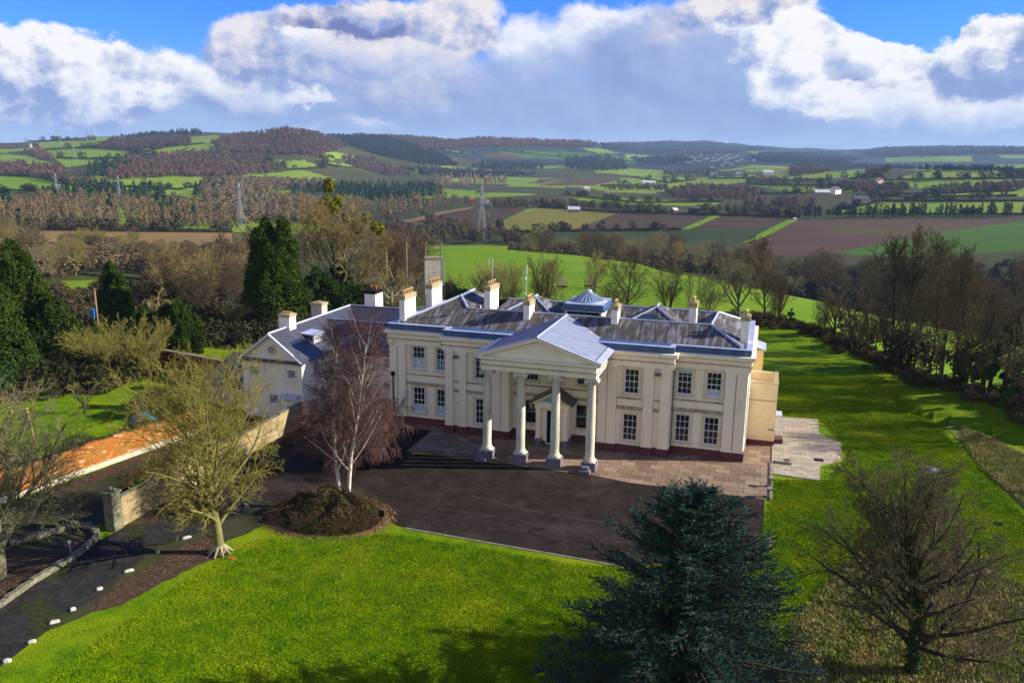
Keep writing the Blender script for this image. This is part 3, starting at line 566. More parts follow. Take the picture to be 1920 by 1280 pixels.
# portico
m=MB()
for z0,z1,p in ((8.18,8.40,.0),(8.40,8.62,.04),(8.68,9.12,.02),(9.2,9.42,.3)):
    m.box(-5.08-p,5.08+p,-.48-p,.48,z0,z1-.0005); m.box(-5.08-p,-4.2,.48,YB-.205,z0,z1-.0005); m.box(4.2,5.08+p,.48,YB-.205,z0,z1-.0005)
m.build('portico_entablature',RND,mansion)
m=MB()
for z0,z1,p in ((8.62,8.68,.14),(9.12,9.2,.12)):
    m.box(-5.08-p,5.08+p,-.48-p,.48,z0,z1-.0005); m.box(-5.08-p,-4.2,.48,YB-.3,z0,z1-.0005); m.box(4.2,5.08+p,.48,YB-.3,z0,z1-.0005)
m.build('ledge',SHGRM,mansion)
m=MB(); m.box(-4.2,4.2,.48,YR-.01,8.45,8.55); m.build('portico_ceiling',RNY,mansion)
m=MB(); m.box(-4.9,4.9,-.2,0,9.42,9.45)
m.v+=[(-5.2,-.40,9.42),(5.2,-.40,9.42),(0,-.40,11.2),(-5.2,-.2,9.42),(5.2,-.2,9.42),(0,-.2,11.2)]; n=len(m.v)-6; m.f+=[(n,n+1,n+2),(n+5,n+4,n+3)]; m.sm+=[False]*2
m.build('tympanum',RND,mansion)
m=MB()
for s in (-1,1):
    for (a,y0,y1,dz) in ((.16,-.66,-.40,.0),(.16,-.78,-.66,.06)):
        p=[(0,y0,11.36),(0,y1,11.36),(s*5.5,y1,9.53),(s*5.5,y0,9.53)]
        if s>0: p=p[::-1]
        m.slab(p,.3-dz)
m.build('raking_cornice',RND,mansion)
m=MB()
for s in (-1,1):
    p=[(0,-.84,11.43),(s*5.62,-.84,9.57),(s*5.62,5.6,9.57),(s*5.1,6.3,9.74),(0,9.95,11.43)]
    if s<0: p=p[::-1]
    m.slab(p,.06)
m.build('portico_roof',LEADL,mansion)
m=MB(); y=-.35
while y<9.6:
    xe=5.0 if y<5.6 else max(0,5.0*(9.8-y)/4.2)
    for s in (-1,1): m.bar((0,y,11.45),(s*xe,y,11.45-xe*.331),.04,4)
    y+=.6
for s in (-1,1): m.bar((s*5.05,-.5,9.8),(s*5.05,5.8,9.8),.04,4)
m.build('roof_seam',mat('seam_lead',(.16,.18,.26),(.12,.14,.2),3.,.5,3),mansion)
m=MB(); m.bar((0,-.84,11.46),(0,9.95,11.46),.07,6); m.build('portico_ridge',LEADL,mansion)
for x in (-4.65,-1.55,1.55,4.65):
    m=MB(); m.lathe([(.47,.99),(.47,1.06),(.41,1.12),(.385,1.25),(.392,3.0),(.375,5.4),(.335,7.62),(.36,7.66),(.36,7.72),(.33,7.76)],x,0,32); c=m.build('column',COLM,mansion)
    m=MB(); m.box(x-.55,x+.55,-.55,.55,.75,.82); m.lathe([(.50,.82),(.55,.88),(.52,.95),(.47,.99)],x,0,28); m.build('base',COLM,c)
    m=MB(); m.box(x-.63,x+.63,-.63,.63,.0,.70); m.box(x-.6,x+.6,-.6,.6,.70,.75); m.build('pedestal',PED,c)
    m=MB(); m.box(x-.47,x+.47,-.44,.44,8.08,8.18); m.box(x-.4,x+.4,-.38,.38,7.9,8.08); m.lathe([(.34,7.72),(.43,7.86),(.4,7.92)],x,0,20)
    for s in (-1,1):
        m.bar((x+s*.42,-.46,7.87),(x+s*.42,.46,7.87),.2,14)
        m.bar((x+s*.42,-.49,7.87),(x+s*.42,-.46,7.87),.07,10); m.bar((x+s*.42,-.475,7.87),(x+s*.42,-.46,7.87),.155,12)
    m.build('capital',COLM,c)
for x in (-4.85,4.45):
    m=MB(); m.box(x-.5,x+.5,-1.35,-.64,.0,.30); m.box(x-.3,x+.35,-1.15,-.64,.30,.56); m.build('step_block',PED,mansion)
# small inner porch
m=MB(); 
for x0,x1 in ((-1.46,-.92),(1.1,1.64)): m.box(x0,x1,4.3,4.84,.0,.72)
m.box(1.40,1.73,4.84,YR-.1,0,.72); m.box(-1.5,-1.2,4.84,YR-.1,0,.72); m.build('porch_plinth',PED,mansion)
m=MB()
for x0,x1 in ((-1.40,-.98),(1.16,1.58)): m.box(x0,x1,4.36,4.78,.72,3.3); m.box(x0-.06,x1+.06,4.3,4.84,.72,.84); m.box(x0-.05,x1+.05,4.31,4.83,3.3,3.38); m.box(x0-.02,x1+.02,4.34,4.8,3.38,3.62); m.box(x0-.07,x1+.07,4.29,4.85,3.62,3.72)
m.box(-1.42,-.98,4.78,YR-.003,.72,3.7); m.box(1.2,1.6,4.78,YR-.003,.72,3.7)
m.box(-1.5,1.68,4.26,YR-.004,3.72,4.05); m.box(-1.66,1.84,4.12,YR-.005,4.05,4.2)
m.box(-.98,-.62,4.9,5.1,.3,3.72); m.box(.8,1.16,4.9,5.1,.3,3.72); m.box(-.62,.8,4.9,5.1,3.3,3.72); m.build('porch',RND,mansion)
m=MB(); m.v+=[(-1.7,4.2,4.2),(1.88,4.2,4.2),(.09,4.2,5.2),(-1.7,4.3,4.2),(1.88,4.3,4.2),(.09,4.3,5.2)]; m.f+=[(0,1,2),(5,4,3)]; m.sm+=[False]*2; m.build('porch_pediment',RNY,mansion)
m=MB(); m.v+=[(-1.0,4.19,4.32),(1.2,4.19,4.32),(.09,4.19,4.92)]; m.f+=[(0,1,2)]; m.sm+=[False]; m.build('blue_pediment_panel',mat('sky_blue_paint',(.10,.36,.62),(.08,.3,.55),3.,.6,2),mansion)
m=MB()
for s in (-1,1):
    p=[(.09,3.95,5.36),(.09,YR-.01,5.36),(.09+s*2.05,YR-.01,4.22),(.09+s*2.05,3.95,4.22)]
    if s>0:p=p[::-1]
    m.slab(p,.13)
m.build('porch_roof',SLD,mansion)
m=MB(); m.box(-.62,.8,4.98,5.05,.1,3.3); dr=m.build('front_door',BLK,mansion)
m=MB(); m.box(-.62,-.5,4.93,4.98,.1,3.3); m.box(.68,.8,4.93,4.98,.1,3.3); m.box(-.62,.8,4.93,4.98,.02,.12); m.build('door_frame',WHT_P,dr)
# east additions
m=MB(); y1=15.8
m.box(17.13,19.78,11.2,y1,.5,5.2); m.box(17.13,19.78,11.2,11.5,5.2,6.0); m.box(19.45,19.78,11.5,y1,5.2,6.0); m.box(17.13,19.45,y1-.3,y1,5.2,6.0); m.build('side_block',mat('tan_render',(.74,.60,.38),(.70,.56,.35),.8,.85,6,(.55,.44,.27),2.,.4),mansion)
m=MB(); m.box(17.1,19.8,11.17,11.2,4.32,4.40); m.box(19.40,19.82,11.16,y1+.02,6.0,6.06); m.box(17.13,19.40,11.16,11.56,6.0,6.05); m.build('coping',CAPM,mansion)
m=MB(); m.box(17.13,19.75,11.16,11.22,.0,.5); m.box(19.75,19.82,11.16,y1,.0,.5); m.build('side_plinth',PLN,mansion)
m=MB(); m.box(19.2,19.7,11.18,11.2,1.55,1.68); m.build('wall_vent',PED,mansion)
m=MB(); m.box(19.82,20.4,13.0,14.6,2.4,2.5); m.bar((20.35,13.1,0.),(20.35,13.1,2.4),.05); m.bar((20.35,14.5,0.),(20.35,14.5,2.4),.05); m.build('side_canopy',LEADL,mansion)
m=MB(); m.box(17.13,18.3,16.6,19.6,0,7.9); m.build('side_bay',RNY,mansion); m=MB(); m.slab([(17.13,16.4,8.35),(18.5,16.4,7.95),(18.5,19.8,7.95),(17.13,19.8,8.35)],.1); m.build('bay_roof',LEADL,mansion)
for a_,b_,r_,z_,q_ in ((10.82,6.15,.045,9.1,PED),(17.25,7.0,.06,9.1,WHT_P),(-16.6,6.0,.07,4.9,BLK),(-10.85,6.15,.045,9.1,PED)): m=MB(); m.bar((a_,b_,.8),(a_,b_,z_),r_,8); m.build('downpipe',q_,mansion)
m=MB(); m.box(-16.75,-16.45,5.85,6.1,4.9,5.3); m.build('hopper_head',BLK,mansion)
for x in (-9.5,9.5):
    m=MB(); m.box(x-.25,x+.25,YB-.4,YB-.1,7.55,7.75); m.bar((x-.2,YB-.5,7.6),(x+.2,YB-.5,7.6),.09); m.build('floodlight',PED,mansion)
m=MB(); m.box(-9.55,-9.4,YB-.18,YB-.003,3.0,3.15); m.bar((-9.5,YB-.18,3.07),(-9.65,YB-.5,3.0),.06); m.build('security_camera',WHT_P,mansion)
m=MB(); m.box(16.1,16.22,YR-.2,YR-.1,2.95,3.1); m.build('security_camera',WHT_P,mansion)
m=MB(); m.box(-10.42,-10.02,YB-.15,YB-.123,1.75,2.2); sg=m.build('warning_sign',WHT_P,mansion)
m=MB(); m.face([(-10.37,YB-.153,1.82),(-10.07,YB-.153,1.82),(-10.22,YB-.153,2.14)]); m.build('yellow_triangle',mat('warning_yellow',(.75,.45,.02),None,rough=.6),sg)
pl=thing('planter_box',(20.2,12.4,0),'small brick planter box with green plants against the yellow side block of the mansion','planter')
m=MB(); m.box(19.9,20.6,11.9,13.0,0,.5); m.build('box',PLN,pl)
# ---------------------------------------------------------------- lower wing on the left
wing=thing('cottage_wing',(-25,8,0),'lower cream side wing with a pedimented gable, round attic window and slate roof','house wing')
GY0=2.8; x0,x1=-31.6,-24.88; xc=-28.25; ze=6.2; zr=8.85
m=MB(); gops=[(-30.82,-29.85,4.45,5.42),(-26.52,-25.6,4.45,5.35),(-28.67,-27.68,1.72,2.68),(-26.6,-25.65,.15,2.3)]
wallgrid(m,fr('S',GY0),x0,x1,0,ze,gops); m.face([(x0,GY0,ze),(x1,GY0,ze),(xc,GY0,zr-.05)])
sops=[(5.0,5.7,4.3,5.4),(6.2,7.0,1.6,2.9)]
wallgrid(m,fr('E',x1),GY0,9.0,0,ze,sops); m.face([(x0,21,0),(x0,GY0,0),(x0,GY0,ze),(x0,21,ze)]); m.face([(XL,21,0),(x0,21,0),(x0,21,ze),(XL,21,ze)])
YL=8.75
lops=[(-18.95,-18.25,4.75,5.75),(-18.95,-18.25,2.35,3.2),(-21.6,-20.6,4.7,5.7),(-21.6,-20.6,1.3,3.2),(-23.9,-23.0,4.7,5.7),(-23.9,-23.0,1.3,3.2)]
wallgrid(m,fr('S',YL),x1,XL,0,ze,lops); m.build('wall',WNG,wing)
for a,b in ((x0,x0+.55),(-29.65,-29.1),(-27.0,-26.75)): m=MB(); m.box(a,b,GY0-.06,GY0-.002,.1,ze-.1); m.build('pilaster_strip',WNG,wing)
m=MB(); m.box(x0,x1,GY0-.05,GY0-.003,3.75,3.95); m.build('string_course',WNG,wing); m=MB(); m.box(x1,XL,YL-.05,YL-.003,4.0,4.12); m.build('string_course',WNG,wing)
m=MB(); m.box(x0-.05,x1+.05,GY0-.10,GY0+.05,0,.25); m.build('plinth',PED,wing)
for o in gops[:3]: window(wing,fr('S',GY0),*o,cols=4,rows=3,sur=.14,fw=.06,bars=.03,sm=WNG)
for i,o in enumerate(lops): window(wing,fr('S',YL),*o,cols=3,rows=4,sur=.14,sm=WNG,fw=.06)
for o in sops: window(wing,fr('E',x1),*o,cols=2,rows=3,sur=.1,sm=WNG,fw=.05)
m=MB(); m.box(-26.6,-25.65,GY0+.02,GY0+.1,.15,2.3); d=m.build('door',DRW,wing); m=MB(); m.box(-26.85,-26.6,GY0-.08,GY0+.02,.15,2.4); m.box(-25.65,-25.4,GY0-.08,GY0+.02,.15,2.4); m.build('door_frame',DRW,d); m=MB(); m.box(-26.3,-26.22,GY0-.0,GY0+.02,1.3,1.7); m.box(-26.0,-25.8,GY0-.0,GY0+.02,1.2,1.35); m.build('letter_plate',BLK,d)
m=MB(); m.slab([(-27.2,GY0-.9,2.72),(-25.2,GY0-.9,2.72),(-25.2,GY0,2.95),(-27.2,GY0,2.95)],.1); m.build('door_canopy',LEADL,wing)
m=MB(); m.box(-26.95,-25.2,GY0-1.1,GY0-.1,0,.14); m.build('doorstep',PED,wing)
m=MB(); m.lathe([(.30,0),(.52,.0),(.52,.07),(.34,.09),(.30,.07)],0,0,28); oc=m.build('round_window',STN,wing)
for v in oc.data.vertices: x,y,z=v.co+Vector(OFF[wing.name]); v.co=Vector((x-28.22,GY0-.002-z,7.3+y))-Vector(OFF[wing.name])
m=MB(); m.v+=[(-28.22+.33*math.cos(a*math.pi/12),GY0-.076,7.3+.33*math.sin(a*math.pi/12)) for a in range(24)]; m.f.append(tuple(range(24))); m.sm.append(False); m.build('glass',GLS,oc)
m=MB()
for q in (-.11,.11): m.box(-28.22+q-.018,-28.22+q+.018,GY0-.10,GY0-.078,7.0,7.6); m.box(-28.52,-27.92,GY0-.098,GY0-.079,7.3+q-.018,7.3+q+.018)
m.build('sash_frame',WHT_P,oc)
s_=.77
rf('slate_roof',[[(x1+.35,GY0-.35,ze-.02),(x1+.35,19,ze-.02),(xc,19.2,zr+.1),(xc,GY0-.35,zr+.1)],[(x0-.35,21,ze-.02),(x0-.35,GY0-.35,ze-.02),(xc,GY0-.35,zr+.1),(xc,19.2,zr+.1)],
 [(x1,YL-.3,ze-.05),(XL-.02,YL-.3,ze-.05),(XL-.02,12.9,8.55),(-27.6,12.9,8.55)],[(-27.6,12.9,8.55),(XL-.02,12.9,8.55),(XL-.02,16,7.1),(-25.9,16,7.1)],
 [(-25.9,16,7.1),(XL-.02,16,7.1),(XL-.02,19.2,8.95),(-28.3,19.2,8.95)],[(-28.3,19.2,8.95),(XL-.02,19.2,8.95),(XL-.02,22.5,7.0),(-31,22.5,6.5)]],SLD,.1,wing)
m=MB(); m.bar((xc,GY0-.35,zr+.12),(xc,19.2,zr+.12),.11,6); m.bar((-27.6,12.9,8.6),(XL,12.9,8.6),.08,6); m.bar((-28.3,19.2,9.0),(XL,19.2,9.0),.08,6); m.build('ridge_roll',LEADL,wing)
m=MB()
for s in (-1,1):
    p=[(xc,GY0-.42,zr+.12),(xc,GY0-.2,zr+.12),(xc+s*3.75,GY0-.2,ze-.05),(xc+s*3.75,GY0-.42,ze-.05)]
    if s>0:p=p[::-1]
    m.slab(p,.24)
m.build('bargeboard',DRW,wing)
m=MB(); m.slab([(x0-.4,GY0-.42,ze-.02),(x1+.4,GY0-.42,ze-.02),(x1+.4,GY0,ze+.12),(x0-.4,GY0,ze+.12)],.12); m.build('pediment_base_slates',SLD,wing)
chimney(wing,-29.1,-27.85,5.7,6.9,8.0,10.0,4,cap=.25,ph=.22,along='x'); chimney(wing,-29.7,-28.4,13.0,14.2,8.0,9.9,1,body=PINK,cap=.25,ph=.2,along='x'); chimney(wing,-27.3,-25.9,21,23,7.5,10.1,2,potm=POTR,cap=.3,ph=.55,along='x',capm=BLK)
m=MB(); m.box(-27.0,-26.0,6.9,8.7,7.2,8.15); d=m.build('dormer',SLD,wing); m=MB(); m.slab([(-27.9,6.7,8.3),(-25.75,6.7,8.12),(-25.75,8.9,8.12),(-27.9,8.9,8.3)],.1); m.build('dormer_roof',LEADL,d)
window(wing,fr('E',-25.98),7.05,8.55,7.2,8.05,cols=4,rows=3,sur=0,dep=.02,fw=.07,bars=.05)
m=MB(); m.slab([(-21.0,15.2,8.0),(-19.0,15.2,8.0),(-19.0,17.0,8.0),(-21.0,17.0,8.0)],.9); m.build('roof_box',LEADL,wing)
# ---------------------------------------------------------------- grounds
TAR=mat('tarmac',(.017,.0122,.0095),(.031,.0235,.019),.7,.9,9,(.075,.062,.055),.22,.5,bump=.4,bscale=14.,c3r=(.53,.75),contrast=(.3,.7))
DRV=mat('drive_tarmac',(.020,.019,.019),(.034,.032,.030),1.,.9,8,(.035,.045,.008),.35,.7,c3r=(.5,.62),bump=.3,bscale=14.)
PAV=mat('old_paving',(.20,.14,.10),(.13,.095,.07),.6,.9,6,(.33,.29,.19),.9,.5,c3r=(.55,.65)); bricks(PAV,1.,(.05,.035,.025),(.33,.245,.165),(.155,.10,.075),1.25,.95,.026,over=.7,off=.37)
PAT=mat('pale_patio',(.36,.32,.24),(.25,.225,.175),.8,.9,6,(.32,.22,.16),.6,.5,c3r=(.58,.66)); bricks(PAT,1.,(.12,.105,.08),(.44,.39,.30),(.24,.20,.155),.9,.45,.02,over=.65,off=.4)
SOIL=mat('leaf_litter',(.070,.045,.028),(.045,.030,.020),1.6,.95,9,(.15,.10,.06),3.,.5,bump=.6,bscale=18.,c3r=(.55,.7))
SOIL2=mat('bare_earth',(.16,.12,.06),(.10,.08,.045),.8,.95,8,(.05,.08,.01),.5,.6,bump=.4,bscale=12.)
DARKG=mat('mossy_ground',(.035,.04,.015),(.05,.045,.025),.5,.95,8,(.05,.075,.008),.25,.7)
TUS=mat('rough_bank',(.12,.13,.03),(.08,.13,.012),1.2,.95,8,(.24,.20,.10),2.2,.6,bump=1.,bscale=5.,c3r=(.5,.68))
KRB=mat('kerb_stone',(.25,.22,.17),(.16,.15,.12),2.,.9,5)
rng0=random.Random(4)
def sheet(name,poly,z,mt,jit=0.,sub=0.,kind='structure',label=None,th=0.):
    pts=list(poly)
    if sub:
        o=[]
        for (a,b),(c,d) in zip(pts,pts[1:]+pts[:1]):
            n=max(1,int(math.hypot(c-a,d-b)/sub))
            for i in range(n): o.append((a+(c-a)*i/n+rng0.uniform(-jit,jit),b+(d-b)*i/n+rng0.uniform(-jit,jit)))
        pts=o
    ar=sum(a*d-c*b for (a,b),(c,d) in zip(pts,pts[1:]+pts[:1]))
    if ar<0: pts=pts[::-1]
    m=MB(); m.face([(x,y,z) for x,y in pts]) if not th else m.prism(pts,z-th,z)
    o=m.build(name,mt); o['kind']=kind; return o
def px(*l,z=0.): return [tuple(onz(a,b,z)[:2]) for a,b in l]
sheet('tarmac_forecourt',[(-6.2,-15.3),(8.6,-15.9),(11.5,-16.1),(19.0,-15.0),(19.15,-1.7),(15,-1.8),(8.4,-1.8),(5.4,-1.2),(-12,-1.2),(-12,4.9),(-16.8,6.0),(-24.6,1.5),(-24.7,-14),(-17,-14.5),(-9,-13.6)],.012,TAR)
sheet('driveway',[(-24.6,-1),(-24.7,-22.5),(-25.0,-27.5),(-24.3,-31.5),(-24.6,-40),(-25.5,-60),(-18.,-60),(-18.6,-38),(-19.2,-33),(-19.3,-29),(-19.7,-26.5),(-20.4,-23.8),(-19.0,-20.5),(-17.8,-16.5),(-17,-12),(-17,-2)],.008,DRV)
sheet('mossy_verge',[(-20.2,-37),(-20.6,-33),(-20.8,-29),(-21.2,-26.5),(-21.8,-23.8),(-20.5,-20.5),(-19.2,-16.5),(-18.,-12),(-16.4,-12),(-15.2,-18),(-17.6,-24),(-17.9,-30)],.005,DARKG,.15,.5)
sheet('bark_mulch',px((1165/3.02,1000),(430,1040),(380,1055),(300,1095),(235,1130),(170,1150),(180,1120),(240,1082),(300,1048),(350,1018),(400,1008)),.016,SOIL,.12,.35)
sheet('paving_terrace',[(5.4,-1.25),(8.4,-1.85),(19.5,-1.78),(19.62,3.9),(19.62,20.4),(17.2,20.4),(17.2,6.3),(-16.6,6.3),(-16.6,4.9),(-12,4.9),(-12,-1.0),(-4,-1.0),(2.5,-1.3)],.03,PAV)
sheet('pale_patio',[(19.66,20.4),(24.2,21.0),(24.05,16.4),(25.9,14.0),(25.6,9.4),(23.7,7.3),(23.5,3.65),(19.66,3.93)],.10,PAT,th=.1)
m=MB(); m.box(19.5,19.72,-1.8,6.6,.03,.13); m.box(19.72,21.3,6.5,6.7,.02,.30); m.box(21.1,21.3,6.7,8.0,.02,.30); m.build('terrace_edging',KRB)['kind']='structure'
sheet('yard',[(-24.9,2.7),(-24.9,-21.5),(-36.,-24),(-35.2,-18),(-33.3,-5),(-32.6,1),(-31.6,2.7)],.01,DARKG)
sheet('gravel_strip',[(-25.2,2),(-25.2,-20.),(-27.5,-20.5),(-28.3,-8),(-28.2,2)],.014,SOIL2,.2,.6)
sheet('brown_bed',[(-36.2,-22),(-35,-16.5),(-33.2,-5.4),(-31.6,-5.8),(-33.1,-17),(-34,-23)],.016,SOIL,.15,.5)
sheet('planted_bed',px((-260,1250),(-60,1160),(60,1088),(110,1060),(150,1035),(180,1010),(172,992),(150,986),(100,1000),(0,1028),(-260,1090)),.014,SOIL,.05,.6)
sheet('leaf_litter_ground',[(-60,-60),(-27,-60),(-27.2,-40),(-26.8,-30),(-27.5,-25),(-37,-25),(-39,-12),(-60,-14)],.004,SOIL,.3,1.)
sheet('mossy_ground',[(-26.5,-22.7),(-26.8,-27),(-37,-26),(-36.5,-21.8),(-30,-21)],.018,DARKG,.2,.6)
sheet('mound_litter',[(-11.6+4.6*math.cos(t/14*6.283)*1.,-15.5+3.6*math.sin(t/14*6.283)) for t in range(14)],.02,mat('dry_leaves',(.20,.12,.07),(.09,.06,.035),5.,.95,6,(.3,.2,.13),9.,.5),.25,.4)
sheet('rough_grass_bank',px((1800,795),(1835,800),(1875,830),(1960,870),(1960,985),(1900,930),(1850,885),(1810,835),(1765,790)),.02,TUS,.3,.7)
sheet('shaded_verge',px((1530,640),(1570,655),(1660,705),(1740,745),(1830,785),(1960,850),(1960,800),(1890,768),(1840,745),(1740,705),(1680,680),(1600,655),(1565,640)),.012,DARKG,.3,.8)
sheet('rough_meadow',px((1960,1120),(1870,1075),(1790,1050),(1690,1030),(1610,1040),(1560,1090),(1500,1150),(1470,1230),(1440,1340),(2050,1500)),.02,TUS,.3,.6)
m=MB(); a=(-5.6,-15.45)
for b in ((8.6,-16.0),(11.5,-16.2),(19.1,-15.1)):
    d=Vector((b[0]-a[0],b[1]-a[1],0)); n=d.normalized(); p=Vector((-n.y,n.x,0))*.08
    m.prism([(a[0]-p.x,a[1]-p.y),(b[0]-p.x,b[1]-p.y),(b[0]+p.x,b[1]+p.y),(a[0]+p.x,a[1]+p.y)],0,.05); a=b
m.build('kerb',KRB)['kind']='structure'
fine(TAR,3.,.7,1.35); fine(DRV,3.,.65,1.4); fine(SOIL,6.,.6,1.5); fine(TUS,3.,.6,1.4)
sheet('wall_foot_litter',[(-24.85,-21.4),(-23.2,-20.5),(-23.6,-14),(-24.0,-6),(-24.3,0),(-24.8,1)],.02,SOIL,.2,.6)
TY=mat('scuffed_tarmac',(.046,.038,.032),(.030,.024,.020),1.2,.9,6)
for i,(x0_,y0_,x1_,y1_,bw_,w_) in enumerate([(-6,-12.5,8,-14.2,.6,.14),(-5,-11.6,9,-13.2,.8,.14),(-9,-9,3,-4,1.6,.12),(-8,-10.6,5,-5.2,1.5,.12),(0,-13.6,14,-6,-1.8,.16),(3,-14,16,-7.2,-1.6,.12),(-3,-8.5,12,-9.5,-.9,.35)]):
    m=MB(); n_=26; q_=[]
    for k_ in range(n_+1):
        t_=k_/n_; q_.append((x0_+(x1_-x0_)*t_,y0_+(y1_-y0_)*t_+bw_*math.sin(t_*math.pi)+rng0.uniform(-.03,.03)))
    for (a_,b_),(c_1,d_1) in zip(q_,q_[1:]):
        if rng0.random()<.04: continue
        m.face([(a_,b_-w_/2,.0155),(c_1,d_1-w_/2,.0155),(c_1,d_1+w_/2,.0155),(a_,b_+w_/2,.0155)])
    m.build('tarmac_wear',TY)['kind']='structure'
# walls
def wall_run(name,pts,h,t,mt,label,cat,capmt=None,step=0.,rough=0.):
    r=thing(name,(pts[0][0],pts[0][1],0),label,cat); m=MB(); c=MB()
    for (ax,ay),(bx,by) in zip(pts,pts[1:]):
        L_=math.hypot(bx-ax,by-ay); nx,ny=-(by-ay)/L_*t/2,(bx-ax)/L_*t/2; n=max(1,int(L_/step)) if step else 1
        for i in range(n):
            f0,f1=i/n,(i+1)/n; hh=h+rng0.uniform(-rough,rough); p0=(ax+(bx-ax)*f0,ay+(by-ay)*f0);p1=(ax+(bx-ax)*f1,ay+(by-ay)*f1)
            q=[(p0[0]-nx,p0[1]-ny),(p1[0]-nx,p1[1]-ny),(p1[0]+nx,p1[1]+ny),(p0[0]+nx,p0[1]+ny)]; m.prism(q,0,hh)
            if capmt:
                k_=1.25; c.prism([(p0[0]-nx*k_,p0[1]-ny*k_),(p1[0]-nx*k_,p1[1]-ny*k_),(p1[0]+nx*k_,p1[1]+ny*k_),(p0[0]+nx*k_,p0[1]+ny*k_)],hh,hh+.1)
    m.build('masonry',mt,r)
    if capmt: c.build('coping',capmt,r)
    return r
ORB=mat('orange_brick',(.34,.095,.02),(.24,.13,.03),.8,.9,7,(.42,.36,.25),1.1,.75,c3r=(.60,.68),stretch=(1,1,2.6)); fine(ORB,9.,.6,1.4)
REDB=mat('red_brick',(.09,.03,.025),(.06,.025,.02),1.,.9,5)
TANW=mat('tan_rubble',(.33,.25,.13),(.20,.16,.09),1.6,.95,8,(.45,.38,.26),3.,.5,bump=.6,bscale=8.)
STW=mat('mossy_stone',(.19,.18,.13),(.09,.095,.06),3.,.95,6,(.33,.31,.26),6.,.6)
wall_run('garden_wall',[(-37.8,-26),(-36.1,-18),(-34.9,-11.5),(-33.6,-5),(-33.0,-1.5)],2.25,.35,ORB,'weathered orange brick garden wall patched with white lime, left of the yard','wall',None,1.2,.10)
m=MB()
for (a,b) in zip([(-37.6,-26),(-35.9,-18),(-34.7,-11.5),(-33.4,-5)],[(-35.9,-18),(-34.7,-11.5),(-33.4,-5),(-32.8,-1.5)]): m.prism([(a[0],a[1]),(a[0]+.22,a[1]),(b[0]+.22,b[1]),(b[0],b[1])],.0,.42)
m.build('wall_footing',mat('lime_footing',(.55,.48,.38),(.4,.34,.25),2.,.9,5),bpy.data.objects['garden_wall'])
wall_run('yard_wall',[(-25.05,-21.5),(-25.05,2.68)],2.15,.35,TANW,'long tan rendered yard wall running from the stone gate pier to the side wing','wall',STW,2.,.04)
r=thing('gate_pier',(-25.1,-22.1,0),'square mossy stone gate pier at the drive end of the tan yard wall','gate pier'); m=MB(); m.box(-25.5,-24.7,-22.5,-21.7,0,2.75)
m.build('shaft',STW,r); m=MB(); m.box(-25.6,-24.6,-22.6,-21.6,2.75,2.9); m.lathe([(.2,2.9),(.26,3.02),(.2,3.18),(.05,3.25)],-25.1,-22.1,10); m.build('cap',STW,r)
wall_run('bed_wall',px((-60,1172),(0,1137),(60,1094),(110,1064),(150,1038),(180,1013),(182,1000),(172,991),(150,986),(100,1000),(20,1022)),.34,.36,STW,'low dry stone wall curving round the leafy bed beside the drive','wall',None,.45,.07)
a=onz(302,654,3.)[:2]; b=onz(436,678,3.)[:2]
wall_run('brick_boundary_wall',[tuple(a),tuple(b)],2.9,.4,REDB,'shaded dark red brick wall with pale coping behind the yellow-green tree','wall',KRB)
sh=thing('lean_to_shed',(-35,7,0),'low lean-to shed with grey slate roof against the left side wing','shed'); m=MB(); m.box(-38.6,-31.7,5.5,11,0,2.2); m.build('wall',WNG,sh); m=MB(); m.slab([(-38.9,5.1,2.2),(-31.65,5.1,2.2),(-31.65,11.2,4.3),(-38.9,11.2,4.3)],.12); m.build('roof',SLD,sh)
# white stones along the drive
WST=mat('whitewashed_stone',(.58,.57,.53),(.36,.35,.31),4.,.8,4)
for i,(a,b,L_,w,desc) in enumerate([(350,1009,1.05,.3,'long white kerb stone nearest the foreground tree trunk'),(297,1036,.42,.3,'small white stone in the trunk shadow at the drive bend'),(242,1071,.95,.32,'long white kerb stone beside the bark mulch strip'),(187,1105,.7,.34,'rounded white stone level with the middle of the mulch strip'),(137,1143,.6,.42,'stubby white stone below the end of the mulch strip'),(103,1167,.9,.34,'tilted long white stone third up from the photo corner'),(60,1204,.7,.34,'flat white stone second up from the photo corner'),(14,1240,.75,.45,'wide white stone at the lower left corner of the photo')]):
    p=onz(a,b); ang=R(50) if i<7 else R(40); m=MB(); rr=random.Random(i); k_=9
    pr=[]
    for j in range(k_):
        t=2*math.pi*j/k_; q=1+rr.uniform(-.12,.12); u=math.copysign(abs(math.cos(t))**.6,math.cos(t))*L_/2*q; v=math.copysign(abs(math.sin(t))**.6,math.sin(t))*w/2*q; pr.append((u*.56,v*.56))
    n0=len(m.v)
    for zz,sc in ((0,1),(.10,1.02),(.17,.66)):
        for u,v in pr:
            u*=sc;v*=sc; m.v.append((p[0]+u*math.cos(ang)-v*math.sin(ang),p[1]+u*math.sin(ang)+v*math.cos(ang),zz+rr.uniform(-.01,.01)*(zz>0)))
    for j in range(k_):
        j2=(j+1)%k_; m.f.append((j,j2,k_+j2,k_+j)); m.f.append((k_+j,k_+j2,2*k_+j2,2*k_+j)); m.sm+=[False,False]
    m.f.append(tuple(2*k_+j for j in range(k_))); m.sm.append(False)
    tag(m.build('white_stone',WST),desc,'kerb stone','white stones along the drive')
